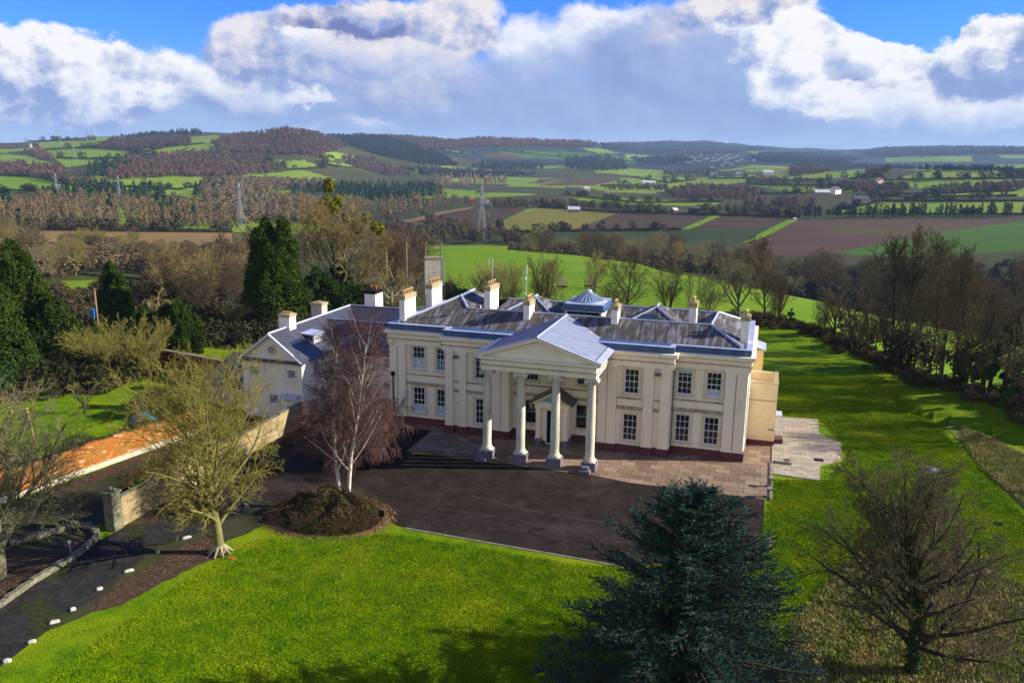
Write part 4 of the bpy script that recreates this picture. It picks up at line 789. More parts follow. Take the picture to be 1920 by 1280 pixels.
# small objects
def pillar(p,lab):
    r=thing('stone_pillar',(p[0],p[1],0),lab,'pillar','short stone pillars beside the forecourt'); x,y=p[:2]
    m=MB(); m.lathe([(.14,.16),(.11,.4),(.12,.66)],x,y,4,False); m.build('shaft',STW,r); m=MB(); m.box(x-.2,x+.2,y-.22,y+.22,.66,.80); m.build('cap',KRB,r); m=MB(); m.box(x-.2,x+.2,y-.22,y+.22,0,.16); m.build('base',KRB,r)
pillar(onz(1442,932),'short stone pillar at the corner of paving and tarmac'); pillar(onz(1445,912),'short stone pillar beside the middle of the paving edge'); pillar(onz(1441,1027),'lone short stone pillar beside the right edge of the tarmac')
r=thing('notice_board',(-7.3,-15.6,0),'small black notice board on a post at the tip of the ivy mound','sign'); m=MB(); m.bar((-7.3,-15.6,0),(-7.3,-15.6,1.2),.04); m.build('post',BLK,r); m=MB(); m.box(-7.5,-7.1,-15.68,-15.63,.75,1.25); m.build('board',BLK,r)
p=onz(133,1040); r=thing('bollard_light',(p[0],p[1],0),'slim blue-grey bollard light in the leafy bed','bollard'); m=MB(); m.lathe([(.07,0),(.07,.85)],p[0],p[1],10); m.build('post',mat('blue_grey_metal',(.12,.2,.34),None,rough=.5,metal=.3),r); m=MB(); m.lathe([(.10,.85),(.11,1.0),(.06,1.05)],p[0],p[1],10); m.build('lamp_head',WHT_P,r)
p=onz(1747,881); r=thing('tank_cover',(p[0],p[1],0),'round dark tank cover with pale rim set in the right lawn','cover'); m=MB(); m.lathe([(.62,.0),(.62,.06),(.05,.07)],p[0],p[1],24); m.build('lid',PED,r); m=MB(); m.lathe([(.78,.0),(.76,.045),(.62,.05)],p[0],p[1],24); m.build('rim',KRB,r)
p=onz(1535,864); m=MB(); m.box(p[0]-.4,p[0]+.4,p[1]-.35,p[1]+.35,.10,.115); tag(m.build('drain_cover',BLK),'dark square drain cover on the pale patio','cover')
p=onz(1872,983); m=MB(); m.box(p[0]-.25,p[0]+.25,p[1]-.2,p[1]+.2,0,.12); tag(m.build('lawn_drain',BLK),'small dark drain in the lawn far right','cover')
p=onz(262,888); m=MB()
for i in range(4): m.bar((p[0]-.5+.1*i,p[1]-.5+.25*i,.08+.05*i),(p[0]+.6+.1*i,p[1]+.4+.25*i,.12+.05*i),.08,4)
tag(m.build('red_timbers',mat('red_painted_timber',(.6,.10,.04),(.45,.08,.04),4.,.8,3)),'small pile of red timbers on the dark yard ground','timber pile')
p=onz(434,1048); m=MB(); m.box(p[0]-.2,p[0]+.25,p[1]-.08,p[1]+.08,0,.1); tag(m.build('loose_brick',mat('loose_red_brick',(.5,.12,.05),None)),'single orange brick lying at the foreground tree roots','brick')
r=thing('timber_fence',(-63.6,3,0),'orange-brown timber panel fence at the far left of the garden lawn','fence'); m=MB()
OF=mat('orange_fence_timber',(.42,.09,.02),(.30,.06,.015),2.,.85,5); wave(OF,1.6,'Y',(.12,.03,.01),.6,.5)
pts=[(-63.0,.5),(-63.4,3),(-63.7,6),(-64.2,9.4),(-65.5,12.5)]
for a,b in zip(pts,pts[1:]): m.prism([(a[0],a[1]),(a[0]+.08,a[1]),(b[0]+.08,b[1]),(b[0],b[1])],.05,1.45)
m.build('panel',OF,r)
for a in pts: m=MB(); m.box(a[0]+.02,a[0]+.14,a[1]-.06,a[1]+.06,0,1.55); m.build('post',OF,r)
r=thing('covered_stack',(-66.,7.5,0),'stack under a teal tarpaulin behind the orange timber fence','covered stack'); m=MB(); m.box(-67.,-65.0,6.6,8.3,0,2.2); o=m.build('tarpaulin',mat('teal_tarp',(.03,.28,.26),(.02,.2,.2),2.,.6,4),r,bevel=.15)
TB=mat('blue_tarp',(.02,.22,.42),(.02,.15,.32),2.,.5,4); N=14; V_=[];F_=[]
p=onz(270,790)
for i in range(N):
    for j in range(8):
        u,v=i/(N-1),j/7; V_.append((p[0]-1.4+2.8*u,p[1]-.6+1.3*v,(math.sin(u*math.pi)**.5 if 0<u<1 else 0)*math.sin(v*math.pi)*(.75+.25*rng0.random())+.02))
for i in range(N-1):
    for j in range(7): q=i*8+j; F_.append((q,q+8,q+9,q+1))
tag(mesh_np('blue_tarpaulin',V_,F_,TB),'crumpled bright blue tarpaulin behind the orange brick garden wall','tarpaulin')
WD=mat('grey_timber',(.22,.18,.12),(.15,.12,.09),3.,.9,5)
p=onz(187,640); r=thing('utility_pole',(p[0],p[1],0),'wooden utility pole with a blue transformer box beside the pointed dark conifer','utility pole'); m=MB(); m.bar((p[0],p[1],0),(p[0],p[1],7.6),.13,8); m.build('pole',WD,r)
m=MB(); m.bar((p[0]-.7,p[1],7.3),(p[0]+.3,p[1],7.4),.06); m.build('cross_arm',WD,r); m=MB(); m.box(p[0]-.95,p[0]-.2,p[1]-.3,p[1]+.3,3.4,4.6); m.build('transformer',mat('blue_enamel',(.05,.2,.55),None,rough=.5),r)
p=onz(66,832); r=thing('wooden_post',(p[0],p[1],0),'tall bare tan wooden post standing before the far left garden lawn','post'); m=MB(); m.bar((p[0],p[1],0),(p[0]-.5,p[1],3.4),.13,8,.09); m.build('shaft',mat('tan_timber',(.40,.30,.12),(.3,.22,.1),3.,.9,4),r); m=MB(); m.bar((p[0]-.75,p[1],3.1),(p[0]-.25,p[1],3.25),.05,6); m.build('bracket',WD,r)
# brick tower behind
p=onz(814,592); TX,TY=p[0],p[1]; r=thing('brick_tower',(TX,TY,0),'tall whitewashed brick tower with timber goalpost frame on top','tower')
TWR=mat('whitewashed_brick',(.62,.57,.50),(.50,.45,.38),1.2,.9,6,(.12,.10,.07),5.,.9,c3r=(.60,.66)); 
c_,s_2=math.cos(.42),math.sin(.42)
def rp(u,v): return (TX+u*c_-v*s_2,TY+u*s_2+v*c_)
m=MB(); m.prism([rp(-1.45,0),rp(1.45,0),rp(1.45,1.4),rp(-1.45,1.4)],-.5,9.6); m.build('shaft',TWR,r)
m=MB(); m.prism([rp(-1.55,-.1),rp(1.55,-.1),rp(1.55,1.5),rp(-1.55,1.5)],9.6,9.75); m.build('coping',CAPM,r)
for u in (-1.3,1.25):
    a=rp(u,.1); m=MB(); m.bar((a[0],a[1],9.75),(a[0],a[1],12.2),.12,6); m.build('timber_post',WD,r)
a=rp(-1.3,.1);b=rp(1.25,.1); m=MB(); m.bar((a[0],a[1],10.9),(b[0],b[1],11.0),.1,6); m.build('crossbar',WD,r)
a=rp(1.5,-.02); m=MB()
for i in range(18): m.bar((a[0],a[1],i*.5+.5),(a[0]+.3,a[1]+.1,i*.5+.5),.02,4)
m.bar((a[0],a[1],0),(a[0],a[1],9.7),.03,4); m.bar((a[0]+.3,a[1]+.1,0),(a[0]+.3,a[1]+.1,9.7),.03,4); m.build('ladder',LEADL,r)
for i,(a,b,h,l) in enumerate([(764,480,11,'bare wooden pole rising from the brown trees left of the brick tower'),(727,480,10,'white-topped wooden pole among the oak branches left of the brick tower')]):
    p=onz(a,585); r=thing('utility_pole',(p[0],p[1],0),l,'utility pole'); m=MB(); m.bar((p[0],p[1],0),(p[0],p[1],h+.8),.13,8); m.build('pole',WD,r); m=MB(); m.bar((p[0]-.5,p[1],h+.3),(p[0]+.5,p[1],h+.3),.05); m.build('cross_arm',WD,r)
for i,(a,b,l) in enumerate([(1053,541,'left one of two grey timber feeding frames in the green field behind the dome'),(1106,540,'right one of two grey timber feeding frames in the green field behind the dome')]):
    p=G(a,b); r=thing('field_feeder',tuple(p),l,'feeder','timber feeding frames in the field'); m=MB(); m.slab([(p[0]-1.3,p[1]-.6,p[2]+1.5),(p[0]+1.3,p[1]-.6,p[2]+1.5),(p[0]+1.3,p[1]+.9,p[2]+2.0),(p[0]-1.3,p[1]+.9,p[2]+2.0)],.1); m.build('roof',WD,r)
    for sx in (-1.1,1.1):
        for sy in (-.5,.8): m=MB(); m.bar((p[0]+sx,p[1]+sy,p[2]-.3),(p[0]+sx,p[1]+sy,p[2]+1.6),.06); m.build('leg',WD,r)
    m=MB(); m.box(p[0]-1.2,p[0]+1.2,p[1]-.4,p[1]+.6,p[2]+.3,p[2]+.6); m.build('trough',BLK,r)
# ---------------------------------------------------------------- pylons
GALV=mat('galvanised_steel',(.27,.29,.31),(.20,.22,.24),1.,.6,3,metal=.3)
def pylon(px_,pyb,pyt,label,det=1,dist=None):
    b=G(px_,pyb) if dist is None else None
    if dist is not None:
        d=ray(px_,pyb); b=CAM+d*dist/math.hypot(d[0],d[1]); b[2]=float(ground_z(b[0],b[1]))
    D_=depth_of(b); H=(pyb-pyt)*D_/FPX*1.0; w=H*.085; t=.0030*H+.00008*D_
    r=thing('pylon',tuple(b),label,'pylon','electricity pylons across the valley'); m=MB(); X,Y,Z0=b
    lv=[0,.14,.27,.38,.48,.57,.65,.73,.81,.89,.96]
    def wd(f): return w*(1-f/.55*.62) if f<.55 else w*.38*(1-(f-.55)/.45*.55)
    def cr(f,i): s=wd(f); return (X+s*(1,1,-1,-1)[i],Y+s*(1,-1,-1,1)[i],Z0+H*f)
    for f0,f1 in zip(lv,lv[1:]):
        for i in range(4):
            m.bar(cr(f0,i),cr(f1,i),t,4)
            if det: m.bar(cr(f0,i),cr(f1,(i+1)%4),t*.55,3); m.bar(cr(f0,(i+1)%4),cr(f1,i),t*.55,3); m.bar(cr(f1,i),cr(f1,(i+1)%4),t*.5,3)
    for i in range(4): m.bar(cr(.96,i),(X,Y,Z0+H),t,3)
    m.build('lattice_body',GALV,r)
    for f,a in ((.50,.135),(.68,.17),(.86,.115)):
        m=MB(); s=wd(f)
        for sg_ in (-1,1):
            tip=(X+sg_*H*a*RT[0],Y+sg_*H*a*RT[1],Z0+H*f)
            for i in range(4): 
                q=cr(f,i); m.bar(q,tip,t*.7,3); m.bar((q[0],q[1],q[2]+H*.035),tip,t*.6,3)
        ar=m.build('cross_arm',GALV,r)
        if det:
            for sg_ in (-1,1):
                m=MB(); tip=(X+sg_*H*a*RT[0],Y+sg_*H*a*RT[1],Z0+H*f); m.bar(tip,(tip[0],tip[1],tip[2]-H*.065),t*1.1,5); m.build('insulator',GALV,ar)
pylon(903,453,350,'large lattice pylon nearest the camera, behind the mistletoe tree and mansion'); pylon(452,432,345,'tall lattice pylon standing left of the mistletoe tree in the mid valley'); pylon(225,384,330,'lattice pylon before the dark conifer plantation on the left')
pylon(108,375,326,'faint lattice pylon far left among green slopes'); pylon(141,306,274,'tiny lattice pylon on the pale slope below the left skyline',0)
pylon(49,268,249,'leftmost of four tiny pylons on the left skyline',0,3150); pylon(113,268,249,'second of four tiny pylons on the left skyline',0,3150); pylon(164,267,246,'left one of the close pair of tiny skyline pylons',0,3100); pylon(173,267,246,'right one of the close pair of tiny skyline pylons',0,3100)
# ---------------------------------------------------------------- farms
BRK=mat('farm_brick',(.20,.07,.05),(.15,.05,.04),.3,.9,3); WHH=mat('farm_whitewash',(.75,.73,.68),(.65,.63,.58),.3,.9,3); GRS=mat('farm_stone',(.30,.26,.22),(.22,.2,.17),.3,.9,3); RFD=mat('farm_roof',(.07,.065,.075),(.10,.09,.095),.3,.8,3); RFO=mat('farm_tiles',(.25,.10,.06),(.2,.08,.05),.3,.8,3); RFL=mat('pale_sheet_roof',(.5,.52,.56),(.42,.44,.48),.3,.6,3)
def farm(px_,py_,L_,w_,h_,wm,rm,label,rot=.3,nw=3,ch=True,cat='house',name='farmhouse'):
    b=G(px_,py_); r=thing(name,(0,0,0),label,cat,'buildings in the valley'); OFF[r.name]=np.zeros(3)
    m=MB(); m.box(-L_/2,L_/2,-w_/2,w_/2,-1.5,h_); n=len(m.v); rh=w_*.38
    m.v+=[(-L_/2,-w_/2,h_),(-L_/2,w_/2,h_),(-L_/2,0,h_+rh),(L_/2,-w_/2,h_),(L_/2,w_/2,h_),(L_/2,0,h_+rh)]; m.f+=[(n,n+2,n+1),(n+3,n+4,n+5)]; m.sm+=[False]*2; m.build('wall',wm,r)
    m=MB(); e=.35
    m.slab([(-L_/2-e,-w_/2-e,h_-.1),(L_/2+e,-w_/2-e,h_-.1),(L_/2+e,0,h_+rh+.1),(-L_/2-e,0,h_+rh+.1)],.2); m.slab([(L_/2+e,w_/2+e,h_-.1),(-L_/2-e,w_/2+e,h_-.1),(-L_/2-e,0,h_+rh+.1),(L_/2+e,0,h_+rh+.1)],.2); rr=m.build('roof',rm,r)
    if ch:
        m=MB(); m.box(L_/2-1.4,L_/2-.4,-.5,.5,h_+rh-.6,h_+rh+1.3); m.build('chimney',BRK,rr)
    for i in range(nw):
        x=-L_/2+L_*(i+.5)/nw; m=MB(); m.box(x-.5,x+.5,-w_/2-.06,-w_/2+.02,h_-2.2,h_-.9); m.build('window',BLK,r)
    r.location=tuple(b); r.rotation_euler=(0,0,rot)
farm(1302,400,14,8,6.5,BRK,RFD,'large dark brick house on the hedge line behind the vineyard',.3,4); farm(1264,399,8,7,4,BRK,RFL,'small brick cottage with pale gable left of the dark brick house',.9,2)
farm(989,386,13,8,4,WHH,RFD,'white cottage at the top of the green strip between ploughed fields',.2,3); farm(1216,348,34,12,8,WHH,RFL,'long white house on the green slope beyond the woods',.3,5); farm(908,382,12,8,6,WHH,RFO,'white house with red roof just right of the nearest pylon',.3,3); farm(885,380,9,8,5,BRK,RFO,'red-roofed barn between dark round evergreens left of the nearest pylon',.5,1,False,'barn','barn')
farm(1612,384,22,13,8,GRS,RFD,'dark stone farmhouse with a black tree at its right end',.4,4); farm(1594,388,14,9,5,GRS,RFD,'low barn at the left end of the dark stone farmhouse',.4,1,False,'barn','barn'); farm(1540,367,26,12,6,GRS,RFL,'long grey barn with pale roof on the right slopes',.3,1,False,'barn','barn'); farm(1565,364,20,13,8,WHH,RFD,'white gabled house in the middle right farmstead',1.0,2); farm(1575,346,34,15,8,GRS,RFD,'wide dark barn on the right middle slope under round trees',.2,1,False,'barn','barn'); farm(1648,347,14,10,9,WHH,RFO,'white cottage tucked beneath the tall right hilltop trees',.6,2)
farm(1726,318,22,12,10,WHH,RFL,'bright white house among trees on the right skyline ridge',.3,2); farm(1440,328,30,15,8,WHH,RFL,'pale farm buildings by the yellow field at right',.2,2); farm(1388,327,26,14,8,WHH,RFD,'white house left of the yellow field at right',.2,2); farm(1340,328,30,14,8,WHH,RFD,'pale cottage row at the foot of the blue hills',.2,3)
farm(1076,398,16,10,4,GRS,RFL,'low pale roofed shed on the hedge line left of the brick houses',.2,1,False,'barn','barn'); farm(1490,414,3,2.5,2.6,WHH,RFL,'tiny white hut at the top end of the bright grass strip',.2,1,False,'hut','field_hut'); farm(1100,358,12,8,6,WHH,RFL,'white house by the pale tree left of the green slope',.4,2); farm(1075,360,34,11,6,GRS,RFD,'long dark barn in the centre distance beside pale trees',.2,1,False,'barn','barn')
farm(828,262,30,16,12,WHH,RFL,'tiny white house high on the central wooded skyline',.3,2); farm(64,276,40,14,9,BRK,RFD,'reddish farm buildings under trees on the far left hilltop',.3,3); farm(50,277,30,14,9,GRS,RFD,'dark barns left of the reddish hilltop farm',.3,1,False,'barn','barn'); farm(845,279,22,12,8,BRK,RFO,'pinkish houses by the hedged slope below the wooded skyline',.3,2)
# a far village scattered on the blue hillside
m=MB(); m2_=MB(); rv=random.Random(8)
vill=[(rv.gauss(1340,38),rv.gauss(296,6)) for _ in range(46)]; Pv,dv,bv_=hits([a for a,b in vill],[b for a,b in vill])
for p in Pv:
    L_,w_,h_=rv.uniform(10,20),8,6; a,b,c=p; m.box(a-L_/2,a+L_/2,b-w_/2,b+w_/2,c-3,c+h_); m2_.slab([(a-L_/2-.5,b-w_/2-.5,c+h_),(a+L_/2+.5,b-w_/2-.5,c+h_),(a+L_/2+.5,b,c+h_+4),(a-L_/2-.5,b,c+h_+4)],.3); m2_.slab([(a+L_/2+.5,b+w_/2+.5,c+h_),(a-L_/2-.5,b+w_/2+.5,c+h_),(a-L_/2-.5,b,c+h_+4),(a+L_/2+.5,b,c+h_+4)],.3)
o=tag(m.build('far_village',WHH),'far-off village of pale specks on the blue hillside','village',kind='stuff'); OFF[o.name]=np.zeros(3); q=m2_.build('village_roofs',RFD,o)
# ---------------------------------------------------------------- trees
def tube_mesh(S,k):
    """S: rows of (x0,y0,z0,x1,y1,z1,r0,r1)"""
    S=np.asarray(S,float); a=S[:,:3];b=S[:,3:6]; d=b-a; L_=np.linalg.norm(d,axis=1,keepdims=True); d=d/np.maximum(L_,1e-6); b=b+d*S[:,7:8]*.3
    ref=np.where(np.abs(d[:,2:3])>.9,np.array([[1.,0,0]]),np.array([[0,0,1.]])); u=np.cross(d,ref); u/=np.linalg.norm(u,axis=1,keepdims=True); w=np.cross(d,u)
    n=len(S); V=np.empty((n,2*k,3))
    for i in range(k):
        t=2*math.pi*i/k; o=u*math.cos(t)+w*math.sin(t); V[:,i]=a+o*S[:,6:7]; V[:,k+i]=b+o*S[:,7:8]
    base=(np.arange(n)*2*k)[:,None]; F=np.concatenate([base+np.array([[i,(i+1)%k,k+(i+1)%k,k+i]]) for i in range(k)],0)
    return V.reshape(-1,3),F
def skeleton(seed,H,levels,trop=(.05,.05,.05,.05),wob=(.06,.12,.16,.2),lean=(0,0),r0=.25,rmin=.012,stems=1,stemspread=.0,taper=.25,startfrac=None):
    """levels: list of dicts n,len,ang,seg,t0 ; returns segments per level"""
    rg=random.Random(seed); out=[[] for _ in levels]
    def unit(v): l=math.sqrt(v[0]**2+v[1]**2+v[2]**2) or 1; return (v[0]/l,v[1]/l,v[2]/l)
    def grow(p,d,Ln,r,lv,az0):
        P_=levels[lv]; ns=P_['seg']; sl_=Ln/ns; w=wob[min(lv,len(wob)-1)]; tr=trop[min(lv,len(trop)-1)]; pts=[(p,r,d)]
        for i in range(ns):
            d=unit((d[0]+rg.gauss(0,w),d[1]+rg.gauss(0,w),d[2]+rg.gauss(0,w)*.6+tr)); q=(p[0]+d[0]*sl_,p[1]+d[1]*sl_,p[2]+d[2]*sl_)
            if q[2]<.15: q=(q[0],q[1],.15)
            r1=max(rmin,r*(1-(1-taper)/ns*(1.0))) if i<ns-1 else max(rmin*.8,r*(1-(1-taper)/ns))
            r1=max(rmin*.8,pts[0][1]*(1-(1-taper)*(i+1)/ns)); out[lv].append((*p,*q,r,r1)); p=q; r=r1; pts.append((p,r,d))
        if lv+1<len(levels):
            C=levels[lv+1]; n=C['n']; n=int(n*(.8+.4*rg.random())+.5) if lv>0 else n; az=az0
            for j in range(n):
                t=C['t0']+(1-C['t0'])*(j+rg.random()*.7)/n; t=min(t,.999); x=t*ns; i=int(x); f=x-i; a=pts[i];b=pts[i+1]
                q=tuple(a[0][m_]*(1-f)+b[0][m_]*f for m_ in range(3)); dd=b[2]; az+=2.4+rg.gauss(0,.35)
                an=C['ang']*(1+rg.gauss(0,.15))*(1-C.get('up',0)*t)
                h=(1,0,0) if abs(dd[2])>.8 else (0,0,1)
                u=unit((dd[1]*h[2]-dd[2]*h[1],dd[2]*h[0]-dd[0]*h[2],dd[0]*h[1]-dd[1]*h[0])); v=(dd[1]*u[2]-dd[2]*u[1],dd[2]*u[0]-dd[0]*u[2],dd[0]*u[1]-dd[1]*u[0])
                ca,sa=math.cos(az),math.sin(az); e=unit(tuple(dd[m_]*math.cos(an)+(u[m_]*ca+v[m_]*sa)*math.sin(an) for m_ in range(3)))
                prof=C.get('prof'); k_=prof(t) if prof else (1-.45*(t-C['t0'])/(1-C['t0']+1e-6))
                Lc=Ln*C['len']*k_*(.8+.4*rg.random()); rc=max(rmin,min(a[1]*.75,a[1]*C.get('rr',.55)))
                grow(q,e,Lc,rc,lv+1,rg.random()*6.28)
    for s in range(stems):
        a=2*math.pi*s/stems+.6; dx,dy=(math.cos(a)*stemspread,math.sin(a)*stemspread) if stems>1 else (0,0)
        grow((dx*.8,dy*.8,0),unit((lean[0]+dx,lean[1]+dy,1)),H*levels[0]['len'],r0,0,rg.random()*6.28)
    return out
TREEK={}
def make_tree(name,loc,skel,bark,twig,label,cat='tree',group=None,split=2,rot=0.,scale=(1,1,1),flare=True,parts=('trunk','crown')):
    r=bpy.data.objects.new(name,None); COL.objects.link(r); r.location=loc; r.rotation_euler=(0,0,rot); r.scale=scale; OFF[r.name]=np.zeros(3); tag(r,label,cat,group)
    a=[s for l in skel[:split] for s in l]; b=[s for l in skel[split:] for s in l]
    V,F=tube_mesh(a,6); mesh_np(parts[0],V,F,bark,r,True)
    if b: V,F=tube_mesh(b,3); mesh_np(parts[1],V,F,twig,r)
    return r
def copy_tree(src,loc,rot,sc,label,group=None,cat=None):
    c=src.copy(); COL.objects.link(c); c.location=loc; c.rotation_euler=(0,0,rot); c.scale=sc if hasattr(sc,'__len__') else (sc,sc,sc); c['label']=label
    if group: c['group']=group
    elif 'group' in c: del c['group']
    if cat: c['category']=cat
    for ch in list(src.children):
        d=ch.copy(); COL.objects.link(d); d.parent=c
    return c
def rand_quads(P_,s,rg,asp0=1.,out=None):
    n=len(P_); a=rg.normal(size=(n,3)); 
    if out is not None: a=a*.6+out
    a/=np.linalg.norm(a,axis=1,keepdims=True)      # normal
    h=rg.normal(size=(n,3)); u=np.cross(a,h); u/=np.linalg.norm(u,axis=1,keepdims=True); v=np.cross(a,u)
    s=np.broadcast_to(np.asarray(s,float),(n,))[:,None]; asp=(.5+rg.random((n,1))*.6)*asp0
    V=np.stack([P_-u*s-v*s*asp,P_+u*s*.8-v*s*asp,P_+u*s+v*s*asp*.7,P_-u*s*.5+v*s*asp],1); return V.reshape(-1,3),np.arange(n*4).reshape(n,4)
def leafy(name,loc,H,W_,label,mt,n=9000,s=.22,shape='cone',trunkm=None,seed=0,group=None,cat='tree',lump=.35,base=.0,peaks=None,bark_r=.3,n_l=80):
    """evergreen crown: leaf sprays gathered in overlapping lumps that fill the crown"""
    rg=np.random.default_rng(seed); r=bpy.data.objects.new(name,None); COL.objects.link(r); r.location=loc; OFF[r.name]=np.zeros(3); tag(r,label,cat,group)
    peaks=peaks or [(0,0,1.,1.)]
    C=[];Rr=[]
    while len(C)<n_l*len(peaks):
        k_=rg.integers(len(peaks)); ox,oy,ph,pw=peaks[k_]; t=rg.random()**(.8 if shape=='cone' else 1.); a=rg.random()*6.283
        if shape=='cone': rad=(1-t)**.62*(.55+.45*min(1,t*6+.45))
        elif shape=='col': rad=(1-t**3.2)*(.7+.3*min(1,t*4))
        else: rad=math.sqrt(max(0,1-(2*t-1)**2))
        q=rad*(.70+.24*rg.random()); C.append(((ox+math.cos(a)*q*pw)*W_/2,(oy+math.sin(a)*q*pw)*W_/2,H*ph*(base+(1-base)*t*.93))); Rr.append(W_*pw*(.07+.10*rg.random())*(1.1-.5*t if shape!='ball' else 1))
    C=np.array(C);Rr=np.array(Rr); n=int(n*2.6); k_=rg.integers(len(C),size=n); d=rg.normal(size=(n,3)); d/=np.linalg.norm(d,axis=1,keepdims=True); d[:,2]=np.where(d[:,2]<-.5,-d[:,2],d[:,2])
    q=(.62+.42*rg.random((n,1))+.35*(rg.random((n,1))<.12)*rg.random((n,1))); P_=C[k_]+d*q*Rr[k_][:,None]*np.array([1,1,1.55]); P_[:,2]=np.maximum(P_[:,2],.1)
    V,F=rand_quads(P_,s*.72*(.6+.8*rg.random(n)),rg,.55,out=d*.9)
    m=MB(); m.lathe([(bark_r,-.3),(bark_r*.7,H*.4),(bark_r*.25,H*.85)],0,0,8); m.build('trunk',trunkm or BARKD,r)
    mesh_np('crown',V,F,mt,r); return r
BARKD=mat('dark_bark',(.055,.045,.035),(.035,.03,.024),2.,.95,4); BARKG=mat('lichen_bark',(.20,.19,.07),(.12,.11,.05),2.5,.95,5,(.28,.27,.10),6.,.5)
TWG=mat('lichen_twigs',(.25,.225,.05),(.16,.145,.04),1.2,.95,4); BARKB=mat('birch_bark',(.62,.58,.52),(.50,.46,.40),2.5,.8,5,(.04,.035,.03),5.,.9,c3r=(.62,.68)); TWP=mat('birch_twigs',(.125,.068,.058),(.085,.05,.043),1.2,.95,4)
BARKA=mat('grey_bark',(.19,.18,.11),(.11,.105,.07),2.5,.95,5); TWA=mat('grey_twigs',(.21,.195,.10),(.14,.13,.07),1.,.95,4)
TWB=mat('brown_twigs',(.13,.095,.05),(.09,.065,.04),.8,.95,4); TWD=mat('dark_twigs',(.115,.092,.055),(.07,.057,.036),.8,.95,4); TWO=mat('ochre_twigs',(.27,.21,.085),(.18,.14,.06),.8,.95,4)
BARKP=mat('pale_bark',(.35,.32,.20),(.22,.20,.13),2.5,.95,5)
EVG=mat('evergreen_foliage',(.012,.028,.004),(.035,.060,.006),.9,.8,5,(.075,.10,.010),2.5,.5); YEW=mat('yew_foliage',(.014,.030,.005),(.030,.052,.007),1.1,.8,5); IVY=mat('ivy_leaves',(.018,.048,.010),(.035,.075,.016),1.5,.5,4,(.06,.11,.04),4.,.5); MST=mat('mistletoe',(.13,.14,.012),(.09,.10,.01),2.,.9,3)
CED=mat('blue_cedar_needles',(.020,.052,.040),(.036,.080,.062),.7,.75,5,(.13,.20,.165),2.4,.6); BRM=mat('bramble_stems',(.10,.065,.035),(.06,.05,.025),1.5,.95,5,(.025,.05,.012),1.,.7)
def ivy_on(parent,skel,n,s,seed,maxz,r_=.3,lv=(0,),name='ivy',mt=None):
    rg=np.random.default_rng(seed); S=np.array([x for l in lv for x in skel[l]]); S=S[(S[:,5]<maxz)]; 
    if len(S)==0: return
    k_=rg.integers(len(S),size=n); t=rg.random((n,1)); P_=S[k_,:3]*(1-t)+S[k_,3:6]*t; d=rg.normal(size=(n,3)); d/=np.linalg.norm(d,axis=1,keepdims=True); P_=P_+d*(S[k_,6:7]+r_*rg.random((n,1)))
    V,F=rand_quads(P_,s,rg,out=d); mesh_np(name,V,F,mt or IVY,parent)
def lv(*a):
    return [dict(zip(('n','len','ang','seg','t0','rr','up'),x)) for x in a]
SPREAD=lambda t:math.sin(min(1,max(0,(t-.12)/.9))*math.pi)**.6*.9+.25
# foreground yellow-green tree
L1=lv((1,.93,0,12,0),(38,.66,1.12,8,.17,.5,.5),(12,.42,.75,4,.15,.5),(9,.40,.7,3,.15,.6),(4,.55,.7,2,.2,.7)); L1[1]['prof']=lambda t:(math.sin(min(1,(t-.08)*1.05)*math.pi)**.55)*.95+.12
sk=skeleton(11,10.9,L1,trop=(.04,.035,.03,.02,.01),wob=(.04,.10,.15,.18,.2),r0=.34,rmin=.0088,lean=(.05,0))
p=onz(413,1036); t1=make_tree('foreground_tree',(p[0],p[1],0),sk,BARKG,TWG,'bare yellow-green lichened tree on the lawn at the drive bend, its whole trunk in view')
m=MB()
for i in range(9):
    a=i*.7; m.bar((p[0]+.2*math.cos(a),p[1]+.2*math.sin(a),.55),(p[0]+.85*math.cos(a),p[1]+.85*math.sin(a),.0),.13,6,.04)
OFF[t1.name]=np.array([p[0],p[1],0.]); m.build('root',BARKP,t1)
# left edge tree
L2=lv((1,.5,0,6,0),(13,1.15,.95,9,.22,.6,.4),(12,.5,.6,5,.2,.5),(10,.45,.65,4,.15,.6),(6,.5,.6,2,.2,.7))
sk=skeleton(5,13.6,L2,trop=(.03,.07,.03,.0,-.02),wob=(.05,.09,.13,.17,.2),lean=(.14,.10),r0=.42,rmin=.012)
p=onz(0,1082); make_tree('lawn_edge_tree',(p[0],p[1],0),sk,BARKA,TWA,'large grey-green bare tree cut by the left edge of the photo, arching over the walls')
# silver birch pair
L3=lv((1,1.0,0,13,0),(26,.30,.75,6,.22,.42,.3),(9,.50,.6,4,.15,.5),(8,.62,.6,4,.1,.6),(5,.7,.5,3,.2,.8))
for (a,b,lab,sd,ln,H_) in [(640,950,'left and more leaning stem of the white-barked birch pair',21,(-.05,.02),12.6),(652,948,'right and straighter stem of the white-barked birch pair',23,(.05,0),13.2)]:
    sk=skeleton(sd,H_,L3,trop=(.06,.10,.0,-.10,-.22),wob=(.035,.08,.12,.14,.12),lean=ln,r0=.17,rmin=.008)
    p=onz(a,b); make_tree('silver_birch',(p[0],p[1],0),sk,BARKB,TWP,lab,group='silver birches on the mound')
